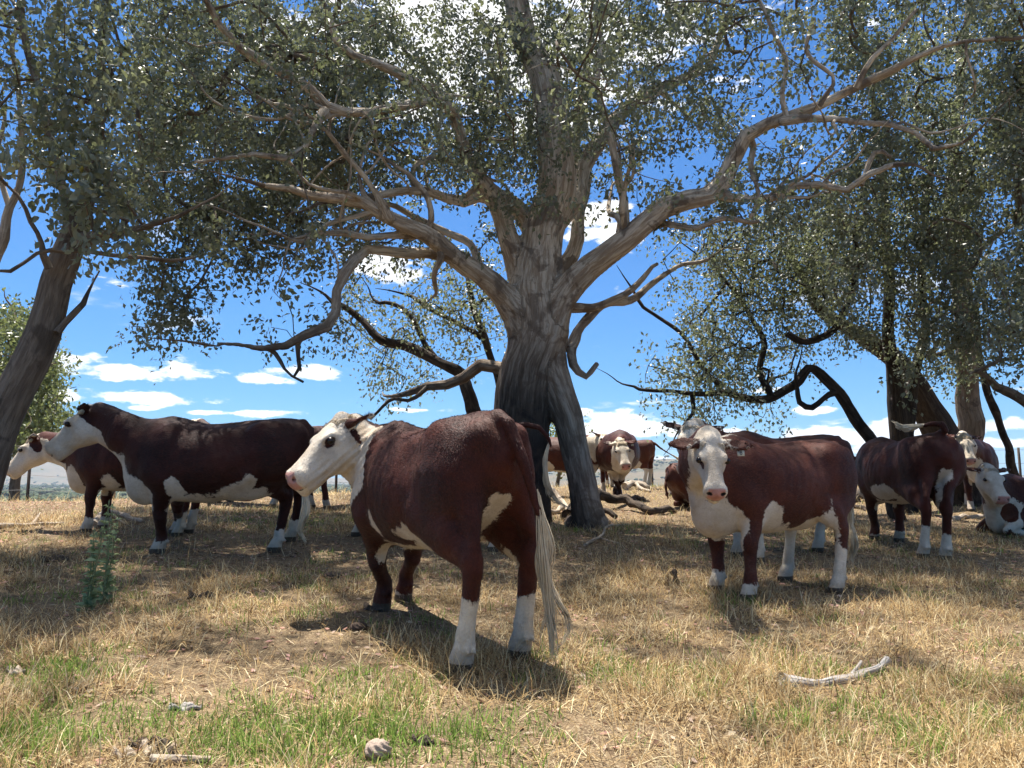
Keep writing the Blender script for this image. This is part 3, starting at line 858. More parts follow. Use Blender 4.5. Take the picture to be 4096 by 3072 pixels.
def blades(name, x, y, L, tilt, wd, tone, curl=0.5, az=None, seg2=True):
    n = len(x); z = ground_z(x, y)
    az = rng.uniform(0, 2*np.pi, n) if az is None else az
    d = np.stack([np.cos(az), np.sin(az), np.zeros(n)], 1); s = np.stack([-np.sin(az), np.cos(az), np.zeros(n)], 1)
    tw = rng.uniform(-1, 1, n)[:, None]; s2 = nrm(s+d*tw)
    base = np.stack([x, y, z-0.005], 1)
    e1 = np.sin(tilt)[:, None]*d+np.cos(tilt)[:, None]*np.array([0, 0, 1.])
    t2 = np.clip(tilt+curl*rng.uniform(.3, 1.2, n), 0, 1.75)
    e2 = np.sin(t2)[:, None]*d+np.cos(t2)[:, None]*np.array([0, 0, 1.])
    L = L[:, None]; w = wd[:, None]*0.5
    m = base+e1*L*.55; tp = m+e2*L*.45
    tp[:, 2] = np.maximum(tp[:, 2], z+.004)
    V = np.stack([base-s2*w, base+s2*w, m+s2*w*.8, m-s2*w*.8, tp], 1).reshape(-1, 3)
    b = (np.arange(n)*5)[:, None]
    Q = b+np.array([[0, 1, 2, 3]]); T = b+np.array([[3, 2, 4]])
    k = 5
    return np_mesh(name, V, [Q, T], dict(tone=np.repeat(tone, k, axis=0)), smooth=False, mats=(GRASSM,))
def scatter(n, d0, d1, wide=0.78, power=1.0):
    d = np.sqrt(rng.uniform(d0**2, d1**2, n)) if power == 1 else d0*(d1/d0)**rng.random(n)
    x = rng.uniform(-wide, wide, n)*(d+1.0)
    return x, d
def straw_tone(n, x, y):
    P = np.stack([x, y, np.zeros_like(x)], -1)
    a = np.array([.66, .52, .28]); b = np.array([.42, .28, .135]); c = np.array([.80, .71, .47]); dk = np.array([.17, .11, .06])
    k = rng.random(n)[:, None]; q = fnoise(P, 1.3, 3, 41)[:, None]
    t = a*(1-k)+b*k
    t = np.where(rng.random((n, 1)) < .26, c, t); t = np.where(rng.random((n, 1)) < .20, dk, t)
    return t*np.array([1.0, .96, .90])*(0.66+0.60*q)*rng.uniform(.8, 1.15, (n, 1))
def green_tone(n):
    k = rng.random((n, 1))
    return (np.array([.085, .15, .03])*(1-k)+np.array([.27, .38, .08])*k)*rng.uniform(.75, 1.2, (n, 1))
zones = [(2.2, 4.6, 105000, 1.0), (4.6, 7.5, 95000, 1.15), (7.5, 12, 80000, 1.3), (12, 27, 90000, 1.7)]
for zi, (d0, d1, n, k) in enumerate(zones):
    x, y = scatter(n, d0, d1)
    P = np.stack([x, y, np.zeros_like(x)], -1)
    clump = fnoise(P, 2.6, 3, 51)
    bare = fnoise(P, .7, 2, 61)
    g = green_amount(x, y); isg = rng.random(n) < g*.85
    keep = (rng.random(n) < np.clip(.30+2.6*(clump-.38), .12, 1)) | isg
    keep &= ~((bare < .40) & (rng.random(n) < np.clip((.46-bare)*6, 0, .8)) & ~isg)
    x, y, g, isg, clump = x[keep], y[keep], g[keep], isg[keep], clump[keep]; n = len(x)
    up = rng.random(n)
    tilt = np.where(isg, rng.uniform(.1, .9, n), np.where(up < .32, rng.uniform(.15, .9, n), rng.uniform(1.0, 1.5, n)))
    L = np.where(isg, rng.uniform(.03, .10, n), rng.uniform(.06, .20, n)*np.where(up < .32, .9, 1.0))*(.30+1.45*clump)
    L *= np.where(y > 12, 1.2, 1.0)
    wd = np.maximum(rng.uniform(.0018, .0052, n), y*.00050)*np.where(isg, 1.3, 1.0)
    tone = np.where(isg[:, None], green_tone(n), straw_tone(n, x, y))
    tag(link('grass', blades('grass', x, y, L, tilt, wd, tone)), 'dry straw and green grass matted over the paddock', 'grass', kind='stuff')
# tall seeding stalks
n = 2600
x, y = scatter(n, 2.4, 16, power=2)
P = np.stack([x, y, np.zeros_like(x)], -1); kp = fnoise(P, 1.1, 2, 77) > .5; x, y = x[kp], y[kp]; n = len(x)
tag(link('grass_stalks', blades('grass_stalks', x, y, rng.uniform(.14, .34, n), rng.uniform(.05, .7, n), np.maximum(.002, y*.0004), straw_tone(n, x, y)*1.25, curl=.5)), 'taller pale seeding grass stalks', 'grass', kind='stuff')
# leaf and bark litter
def flakes(name, n, d0, d1, size, tones, lift=.012):
    x, y = scatter(n, d0, d1); z = ground_z(x, y)+rng.uniform(.002, lift, n)
    az = rng.uniform(0, 6.28, n); L = rng.uniform(*size, n)*.5; w = L*rng.uniform(.25, .5, n)
    d = np.stack([np.cos(az), np.sin(az), rng.normal(0, .25, n)], 1); s = np.stack([-np.sin(az), np.cos(az), rng.normal(0, .25, n)], 1)
    c = np.stack([x, y, z+L*.15], 1)
    V = np.stack([c-d*L[:, None], c+s*w[:, None]+[0, 0, .004], c+d*L[:, None], c-s*w[:, None]+[0, 0, .004], c-np.array([0, 0, .006])], 1).reshape(-1, 3)
    b = (np.arange(n)*5)[:, None]
    F = np.concatenate([b+np.array([[0, 4, 1]]), b+np.array([[1, 4, 2]]), b+np.array([[2, 4, 3]]), b+np.array([[3, 4, 0]])])
    tn = np.array(tones)[rng.integers(0, len(tones), n)]*rng.uniform(.7, 1.2, (n, 1))
    return np_mesh(name, V, F, dict(tone=np.repeat(tn, 5, axis=0)), smooth=False, mats=(GRASSM,))
tag(link('leaf_litter', flakes('leaf_litter', 22000, 2.3, 14, (.02, .06), [(.42, .30, .20), (.30, .19, .12), (.55, .42, .33), (.20, .12, .08), (.60, .36, .30), (.48, .40, .28)])), 'fallen gum leaves and bark chips', 'leaf litter', kind='stuff')
lap('e_ground')
# ------------------------------------------------------------------ trees
VS = 4096/2212.0                                     # limbs were read off a 2212 wide view of the photo
TQ = time.time()
def bark_material(name, pale, mid, dark, burnt_z=None, streak=1.0):
    m = bpy.data.materials.new(name); m.use_nodes = True; t = NT(m.node_tree)
    co = t.n('ShaderNodeTexCoord').outputs['Object']
    al = t.attr('along', 'Vector')                   # x around, y along the limb
    st = t.noise(t.mapping(al, (9, 1.1, 9)), 2.2, 6, 0.65, 0.3)
    st2 = t.noise(t.mapping(al, (30, 2.2, 30)), 2.0, 4, 0.6)
    pt = t.noise(co, 2.6, 4, 0.6, 0.6)
    c = t.mix(t.ss(st, 0.40, 0.62), rgb(*mid), rgb(*pale))
    c = t.mix(t.m('MULTIPLY', t.ss(pt, 0.52, 0.62), 0.75*streak), c, rgb(*dark))
    c = t.mix(t.m('MULTIPLY', t.ss(st2, 0.52, 0.72), 0.65), c, rgb(*[v*0.45 for v in mid]))
    if burnt_z:
        sp = t.n('ShaderNodeSeparateXYZ'); t.set(sp, 0, co)
        zz = t.m('ADD', sp.outputs[2], t.m('MULTIPLY', t.m('SUBTRACT', st, 0.5), 1.6))
        zz = t.m('ADD', zz, t.m('MINIMUM', t.m('MAXIMUM', t.m('MULTIPLY', t.m('SUBTRACT', sp.outputs[0], burnt_z[2]), burnt_z[3]), -.4), 2.5))
        c = t.mix(t.m('MULTIPLY', t.ss(sp.outputs[2], 4.6, 1.8), .55), c, t.mix(st, rgb(0.13, 0.085, 0.055), rgb(0.30, 0.205, 0.135)))
        c = t.mix(t.ss(zz, burnt_z[0], burnt_z[1]), t.mix(t.ss(pt, .4, .65), rgb(0.028, 0.023, 0.020), rgb(0.075, 0.055, 0.042)), c)
    b = t.n('ShaderNodeBsdfPrincipled'); t.set(b, 'Base Color', c); b.inputs['Roughness'].default_value = 0.9
    b.inputs['Specular IOR Level'].default_value = 0.15
    bp = t.n('ShaderNodeBump'); bp.inputs['Strength'].default_value = 1.0; bp.inputs['Distance'].default_value = 0.035
    t.set(bp, 'Height', t.m('ADD', t.m('ADD', st, t.m('MULTIPLY', st2, 0.6)), t.m('MULTIPLY', pt, 0.3))); t.set(b, 'Normal', bp.outputs[0])
    o = t.n('ShaderNodeOutputMaterial'); t.t.links.new(b.outputs[0], o.inputs[0])
    return m
BARK_MAIN = bark_material('gum_bark', (0.50, 0.40, 0.29), (0.30, 0.22, 0.155), (0.13, 0.095, 0.07))
BARK_GREY = bark_material('grey_bark', (0.25, 0.20, 0.15), (0.15, 0.115, 0.085), (0.07, 0.055, 0.042))
BARK_DARK = bark_material('dark_bark', (0.075, 0.058, 0.045), (0.038, 0.029, 0.023), (0.018, 0.014, 0.012))
BARK_PALE = bark_material('pale_bark', (0.62, 0.54, 0.43), (0.42, 0.34, 0.26), (0.24, 0.19, 0.15), streak=.5)
def leaf_material(name, c1, c2):
    m = bpy.data.materials.new(name); m.use_nodes = True; t = NT(m.node_tree)
    tone = t.attr('tone'); 
    c = t.mix(tone, rgb(*c1), rgb(*c2))
    c = t.mix(t.ss(tone, 0.965, 0.985), c, rgb(0.30, 0.26, 0.05))
    b = t.n('ShaderNodeBsdfPrincipled'); t.set(b, 'Base Color', c); b.inputs['Roughness'].default_value = 0.42
    b.inputs['Specular IOR Level'].default_value = 0.5
    tr = t.n('ShaderNodeBsdfTranslucent'); t.set(tr, 'Color', t.mix(0.5, c, rgb(0.26, 0.30, 0.09)))
    mx = t.n('ShaderNodeMixShader'); mx.inputs[0].default_value = 0.38
    t.t.links.new(b.outputs[0], mx.inputs[1]); t.t.links.new(tr.outputs[0], mx.inputs[2])
    o = t.n('ShaderNodeOutputMaterial'); t.t.links.new(mx.outputs[0], o.inputs[0])
    return m
LEAF = leaf_material('gum_leaves', (0.085, 0.098, 0.075), (0.30, 0.315, 0.235))
LEAF_LIGHT = leaf_material('sunlit_leaves', (0.09, 0.12, 0.05), (0.19, 0.22, 0.10))
LEAF_YELLOW = leaf_material('yellow_leaves', (0.16, 0.20, 0.05), (0.30, 0.32, 0.10))

def smooth_path(P, step):
    P = np.array(P, float)                            # rows: x y z r
    seg = np.linalg.norm(np.diff(P[:, :3], axis=0), axis=1); L = np.concatenate([[0], np.cumsum(seg)])
    n = max(2, int(L[-1]/step)+1); q = np.linspace(0, L[-1], n)
    # Catmull-Rom on the uneven parameter
    m = np.gradient(P, L, axis=0) if len(P) > 2 else np.repeat((P[1:]-P[:1])/L[-1], len(P), 0)
    k = np.clip(np.searchsorted(L, q, 'right')-1, 0, len(P)-2); h = (L[k+1]-L[k]); t = (q-L[k])/h
    t, h = t[:, None], h[:, None]
    return (2*t**3-3*t**2+1)*P[k]+(t**3-2*t**2+t)*h*m[k]+(-2*t**3+3*t**2)*P[k+1]+(t**3-t**2)*h*m[k+1]

def tube_mesh(paths, sides=None, rough=0.0):
    """list of (n,4) arrays -> V, F, along"""
    Vs, Fs, As = [], [], []; base = 0
    for P in paths:
        P = np.asarray(P, float); n = len(P)
        r = P[:, 3]; ns = sides or int(np.clip(4+r.max()*90, 4, 22))
        d = nrm(np.gradient(P[:, :3], axis=0))
        u = np.zeros((n, 3)); ref = np.array([0, 0, 1.]) if abs(d[0, 2]) < .9 else np.array([1., 0, 0])
        u0 = np.cross(d[0], ref); u[0] = u0/np.linalg.norm(u0)
        for i in range(1, n):
            v = u[i-1]-d[i]*(u[i-1]@d[i]); u[i] = v/max(np.linalg.norm(v), 1e-9)
        w = np.cross(d, u)
        an = np.arange(ns)*2*np.pi/ns
        dirs = u[:, None]*np.cos(an)[None, :, None]+w[:, None]*np.sin(an)[None, :, None]
        rr = r[:, None]*np.ones(ns)
        s = np.concatenate([[0], np.cumsum(np.linalg.norm(np.diff(P[:, :3], axis=0), axis=1))])
        if rough and r.max() > .02:
            Q = P[:, None, :3]+dirs*rr[..., None]
            rr = rr*(1+rough*(fnoise(Q, 5.0, 2, 3)-.5)*2)
        V = (P[:, None, :3]+dirs*rr[..., None]).reshape(-1, 3)
        tip = P[-1, :3]+d[-1]*r[-1]*.5
        k = np.arange(ns); k2 = (k+1) % ns; b = base+(np.arange(n-1)*ns)[:, None]
        F = np.stack([b+k, b+k2, b+ns+k2, b+ns+k], -1).reshape(-1, 4)
        cap = np.stack([base+(n-1)*ns+k, base+(n-1)*ns+k2, np.full(ns, base+n*ns), np.full(ns, base+n*ns)], -1)
        A = np.stack([np.cos(an)[None, :]*r[:, None]+0*s[:, None], s[:, None]+0*an[None], np.sin(an)[None, :]*r[:, None]], -1).reshape(-1, 3)
        Vs += [V, tip[None]]; Fs += [F]; As += [A, A[-1:]]
        Fs.append(cap[:, [0, 1, 2, 2]][:, :4]); base += n*ns+1
    F = np.concatenate(Fs)
    tri = F[:, 2] == F[:, 3]
    return np.concatenate(Vs), [F[~tri], F[tri][:, :3]], np.concatenate(As)

def LP(pts, d0, d1=None, wig=0.0):
    """limb: rows (v_x, v_y, half width) in the 2212 view, depth running from d0 to d1 -> (n,4) rows in the place"""
    n = len(pts); out = []
    dd = np.linspace(d0, d0 if d1 is None else d1, n)
    for i, p in enumerate(pts):
        q = W(p[0]*VS, p[1]*VS, p[3] if len(p) > 3 else dd[i]); D = p[3] if len(p) > 3 else dd[i]
        out.append((q.x, q.y, q.z, p[2]*VS/FPX*D))
    return np.array(out)
def to_ground(P, down=.25, flare=1.25):
    """let a trunk run into the soil at its lower (first) node"""
    P = P.copy(); z = gz(P[0, 0], P[0, 1])
    if P[0, 2] > z+.05:
        d = P[0, :3]-P[1, :3]; d /= np.linalg.norm(d); d[2] = min(d[2], -.35)
        k = (P[0, 2]-z)/-d[2]; q = P[0, :3]+d*k
        P = np.concatenate([[[q[0], q[1], gz(q[0], q[1]), P[0, 3]*1.08]], P])
    P[0, 2] = gz(P[0, 0], P[0, 1])-down; P[0, 3] *= flare
    return P

def trunk_sdf(limbs, h=.04, disp=.02, up=(0, 0, 1)):
    lo = np.min([l[:, :3].min(0)-l[:, 3].max()-.1 for l in limbs], 0); hi = np.max([l[:, :3].max(0)+l[:, 3].max()+.1 for l in limbs], 0)
    V = Vol(lo, hi, h)
    segs = []
    for l in limbs:
        P = smooth_path(l, .30)
        wob = np.stack([vnoise(P[:, :3], 1.3, 5)-.5, vnoise(P[:, :3], 1.3, 6)-.5, vnoise(P[:, :3], 1.3, 7)-.5], 1)
        P[1:-1, :3] += wob[1:-1]*np.minimum(.24, P[1:-1, 3:4]*2.2)
        P[:, 3] *= 1+.22*(vnoise(P[:, :3], 2.4, 8)-.5)
        k = float(np.clip(P[:, 3].max()*.5, .04, .13))
        V.add(Sweep([(p[:3], p[3]) for p in P]), k)
        segs.append(P)
    Pn, Q = V.skin()
    A = np.zeros((len(Pn), 3), np.float32)
    best = np.full(len(Pn), 1e9)
    for P in segs:
        s = np.concatenate([[0], np.cumsum(np.linalg.norm(np.diff(P[:, :3], axis=0), axis=1))])
        for i in range(len(P)-1):
            a, b = P[i, :3], P[i+1, :3]; ax = b-a; L2 = ax@ax
            t = np.clip((Pn-a)@ax/L2, 0, 1); c = a+t[:, None]*ax
            v = Pn-c; dist = np.linalg.norm(v, axis=1)-(P[i, 3]*(1-t)+P[i+1, 3]*t)
            m = dist < best
            best[m] = dist[m]
            n = ax/np.sqrt(L2); vp = v-(v@n)[:, None]*n
            # keep a fixed frame so the pattern runs along the limb
            u = np.cross(n, [0, 1, 0]); u /= max(np.linalg.norm(u), 1e-6); w = np.cross(n, u)
            A[m] = np.stack([vp@u, s[i]+t*np.sqrt(L2), vp@w], 1)[m]
    # stringy relief
    tri = Q[:, :3]; N = np.zeros_like(Pn); fn = np.cross(Pn[Q[:, 1]]-Pn[Q[:, 0]], Pn[Q[:, 2]]-Pn[Q[:, 0]])
    for i in range(4): np.add.at(N, Q[:, i], fn)
    N = nrm(N)
    rel = fnoise(A*np.array([11, .9, 11]), 1.0, 3, 13)-.5
    Pn = Pn+N*(rel*disp*2)[:, None]
    return Pn, Q, A

def grow(skel, clusters, step=.42, wander=.12, droop=.0, maxlen=2.6, grp=1.0):
    """connect every leaf cluster to the skeleton by a wandering twig; returns twig paths and the accepted clusters"""
    pos = [skel[:, :3]]; cnt0 = len(skel)
    nodes = np.zeros((cnt0+len(clusters)*14, 3)); nodes[:cnt0] = skel[:, :3]; n = cnt0
    parent = -np.ones(len(nodes), int)
    C = np.asarray(clusters)
    dmin = np.array([np.min(np.linalg.norm(skel[:, :3]-c, axis=1)) for c in C])
    order = np.argsort(dmin)
    ends = []
    for ci in order:
        c = C[ci]
        dd = np.linalg.norm(nodes[:n]-c, axis=1)
        j = int(np.argmin(dd)); D = dd[j]
        m = max(1, min(12, int(D/step)+1))
        a = nodes[j]; prev = j
        side = rng.normal(0, 1, 3); side -= side*0
        for q in range(1, m+1):
            t = q/m
            p = a*(1-t)+c*t+side*wander*D*.35*math.sin(math.pi*t)+(rng.normal(0, .035, 3) if q < m else 0)
            p = p+np.array([0, 0, droop*math.sin(math.pi*t)])
            nodes[n] = p; parent[n] = prev; prev = n; n += 1
        ends.append(prev)
    nodes = nodes[:n]; parent = parent[:n]
    w = np.zeros(n); w[ends] += 1
    for i in range(n-1, cnt0-1, -1):
        if parent[i] >= 0: w[parent[i]] += w[i]
    child = -np.ones(n, int)
    # chains: follow the heaviest child
    order2 = np.argsort(w)
    for i in order2:
        if i >= cnt0 and parent[i] >= 0: child[parent[i]] = i
    paths = []
    started = np.zeros(n, bool)
    for i in range(cnt0, n):
        if started[i]: continue
        p = parent[i]
        if p >= cnt0 and child[p] == i: continue
        ch = [p]; k = i
        while k >= 0:
            ch.append(k); started[k] = True; k = child[k] if k < n else -1
        idx = np.array(ch)
        r = .0042*np.maximum(w[idx], 1)**.47*grp
        r[0] = r[1]*1.05
        paths.append(np.concatenate([nodes[idx], r[:, None]], 1))
    return paths, nodes, ends

def leaves(cl, per, spread, size, hang=.5, seed=0, flat=False):
    """hexagonal little leaf blades round the cluster points"""
    r_ = np.random.default_rng(seed+100)
    n0 = len(cl); n = n0*per
    # sprigs: leaves strung along short sub-twigs
    nsp = 6
    sd = r_.normal(0, 1, (n0, nsp, 3)); sd[..., 2] -= hang*.8; sd = nrm(sd)
    ci = np.repeat(np.arange(n0), per); si = r_.integers(0, nsp, n)
    t = r_.random(n)**.7
    sz = spread if np.ndim(spread) else np.full(n0, spread)
    d = sd[ci, si]
    c = cl[ci]+d*(t*sz[ci]*1.6)[:, None]+r_.normal(0, .20, (n, 3))*sz[ci][:, None]
    c[:, 2] -= (t**2)*sz[ci]*hang*.6
    a = r_.normal(0, 1, (n, 3)); a[:, 2] -= 1.0*hang+.3; a = nrm(a+d*.6)
    b = nrm(np.cross(a, r_.normal(0, 1, (n, 3)))); nn = np.cross(a, b)
    L = (r_.uniform(*size, n)*.5)[:, None]; w = L*r_.uniform(.45, .72, n)[:, None]
    fold = nn*w*.35
    V = np.stack([c-a*L, c-a*L*.35+b*w-fold, c+a*L*.35+b*w*.85-fold, c+a*L, c+a*L*.35-b*w*.85-fold, c-a*L*.35-b*w-fold], 1).reshape(-1, 3)
    tone = np.clip(r_.random(n)**1.3*.6+.4*np.repeat(r_.random(n0)**1.5, per), 0, 1)
    V = V.reshape(n, 6, 3)
    near = np.linalg.norm(c-np.array([0, 0, CAMZ]), axis=1) < 8.4
    V6 = V[near].reshape(-1, 3); V4 = V[~near][:, [0, 1, 3, 5]]
    V4[:, 1] += (V[~near][:, 2]-V[~near][:, 1])*.4; V4[:, 3] += (V[~near][:, 4]-V[~near][:, 5])*.4
    V4 = V4.reshape(-1, 3)
    b6 = (np.arange(near.sum())*6)[:, None]; b4 = len(V6)+(np.arange((~near).sum())*4)[:, None]
    Q6 = np.concatenate([b6+np.array([[0, 1, 2, 3]]), b6+np.array([[0, 3, 4, 5]])]); T4 = np.concatenate([b4+np.array([[0, 1, 2]]), b4+np.array([[0, 2, 3]])])
    return np.concatenate([V6, V4]), [Q6, T4], np.concatenate([np.repeat(tone[near], 6), np.repeat(tone[~near], 4)])

GRID = """
578999888888888888887788
589999999888876788778879
589999999789887677676889
588999998898877667788899
159999987666545677799998
037678887643310356789998
003667864244310247888998
202665445665100267866778
500443126630000587521563
400011000210000343200122"""
GRID = [[int(ch) for ch in r] for r in GRID.strip().split('\n')]
def density(vx, vy):
    if vy < 0: return .72 if vy > -1300 else 0
    gx_, gy_ = vx/92.2-.5, vy/92.2-.5
    x0, y0 = int(math.floor(gx_)), int(math.floor(gy_)); fx, fy = gx_-x0, gy_-y0
    def g(a, b): return GRID[min(max(b, 0), 9)][min(max(a, 0), 23)]/9.0
    v = (g(x0, y0)*(1-fx)+g(x0+1, y0)*fx)*(1-fy)+(g(x0, y0+1)*(1-fx)+g(x0+1, y0+1)*fx)*fy
    return v if vy < 925 else 0
def sample_clusters(region, dep, boost=1.0, seed=0, per=60, la=.0013, cell=92.2, thr=.10, clump=True, lim=None):
    """region(vx, vy) -> weight; dep(vx, vy) -> (dmin, dmax). One cluster holds per leaves of projected area la."""
    r_ = np.random.default_rng(seed); out = []
    for iy in range(-14, 11):
        for ix in range(-7, 31):
            vx, vy = (ix+.5)*cell, (iy+.5)*cell
            w = region(vx, vy)
            if w <= 0: continue
            c = min(.985, density(min(max(vx, 0), 2211), vy)*w)
            if c < thr: continue
            d0, d1 = dep(vx, vy); D = (d0+d1)/2
            area = (cell*VS/FPX*D)**2
            n = -math.log(1-min(c, .955))*area/(per*la)*boost*(1.0 if vy < 0 else 1.75)
            n = int(n)+(r_.random() < n-int(n))
            for k in range(n):
                x_, y_ = vx+r_.uniform(-.5, .5)*cell, vy+r_.uniform(-.5, .5)*cell
                if density(min(max(x_, 0), 2211), y_)*region(x_, y_) < r_.uniform(.05, .5) and vy >= 0: continue
                d = r_.uniform(d0, d1) if lim is None or r_.random() < .22 else r_.uniform(max(d0, lim(vx)), d1)
                q = W(x_*VS, y_*VS, d)
                out.append(q[:])
    out = np.array(out)
    if len(out) and clump:
        f = fnoise(out, .75, 2, 91)
        k = f > np.quantile(f, .34)*np.ones(len(out))
        out = out[k | (r_.random(len(out)) < .14)]
    print('clusters', len(out), 'leaves', len(out)*per)
    return out

def build_tree(label, name, limbs_big, limbs_small, clusters, bark, leafm, per, spread, size, root=None, h=.04, group=None, twigm=None, cat='tree', grp=1.0, seed=0, hang=.5, disp=.02, nside=0):
    def tip(l):
        d = l[-1, :3]-l[-2, :3]; d = d/np.linalg.norm(d); q = []
        p = l[-1, :3].copy(); r = l[-1, 3]
        for k in range(3):
            d = d+rng.normal(0, .28, 3)+np.array([0, 0, .05]); d /= np.linalg.norm(d); p = p+d*.26; q.append([*p, r*(.62, .36, .15)[k]])
        return np.concatenate([l[-1:], np.array(q)])
    tips = [tip(l) for l in limbs_big[(7 if nside else 1):]+([] if nside else limbs_small) if .02 < l[-1, 3] < .09]
    limbs_small = list(limbs_small); big_s = [smooth_path(l, .3) for l in limbs_big[(7 if nside else 1):]]
    extra = []
    for k in range(nside):
        src = big_s[rng.integers(0, len(big_s))]; i = rng.integers(len(src)//4, len(src)-1); p = src[i, :3].copy(); r = min(.055, src[i, 3]*.45)
        if p[2] < 3.2: continue
        ax = src[i+1, :3]-src[i, :3]; ax /= np.linalg.norm(ax); d = ax*.5+rng.normal(0, .8, 3)+np.array([0, 0, .35]); d /= np.linalg.norm(d)
        q = [[*p, r]]; L = rng.uniform(1.2, 2.6); m = 7
        for j in range(1, m+1):
            d = d+rng.normal(0, .38, 3)+np.array([0, 0, .04]); d /= np.linalg.norm(d); p = p+d*L/m; q.append([*p, r*(1-.88*j/m)])
        extra.append(np.array(q))
    b0 = limbs_big[0][0] if limbs_big else limbs_small[0][0]
    rt = empty(name, (b0[0], b0[1], gz(b0[0], b0[1]))); off = np.array(rt.location)
    tag(rt, label, cat, group)
    if limbs_big:
        P, Q, A = trunk_sdf(limbs_big, h, disp)
        link('trunk', np_mesh('trunk', P-off, Q, dict(along=A), mats=(bark,)), rt)
    skel = [smooth_path(l, .3) for l in limbs_big]
    sm = []
    for l in limbs_small+extra:
        P = smooth_path(l, .12)
        wob = np.stack([vnoise(P[:, :3], 2.1, 5)-.5, vnoise(P[:, :3], 2.1, 6)-.5, vnoise(P[:, :3], 2.1, 7)-.5], 1)
        P[1:-1, :3] += wob[1:-1]*.12; sm.append(P); skel.append(P)
    if sm:
        for P in sm:
            V, F, A = tube_mesh([P], rough=.22)
            link('limb', np_mesh('limb', V-off, F, dict(along=A), mats=(bark,)), rt)
    if len(clusters):
        skel += tips
        sk = np.concatenate(skel)
        hb = sk[:, 2] > off[2]+1.6
        if hb.sum() > 3: sk = sk[hb]
        paths, nodes, ends = grow(sk, clusters, grp=grp)
        V, F, A = tube_mesh([p if p[:, 3].max() < .02 else smooth_path(p, .14) for p in paths]+[smooth_path(p, .1) for p in tips], sides=None)
        tag(link('twigs', np_mesh('twigs', V-off, F, dict(along=A), mats=(twigm or BARK_GREY,)), rt), kind='stuff')
        V, F, T = leaves(np.asarray(clusters), per, spread, size, seed=seed, hang=hang)
        tag(link('crown', np_mesh('crown', V-off, F, dict(tone=T), smooth=False, mats=(leafm,)), rt), kind='stuff')
    return rt

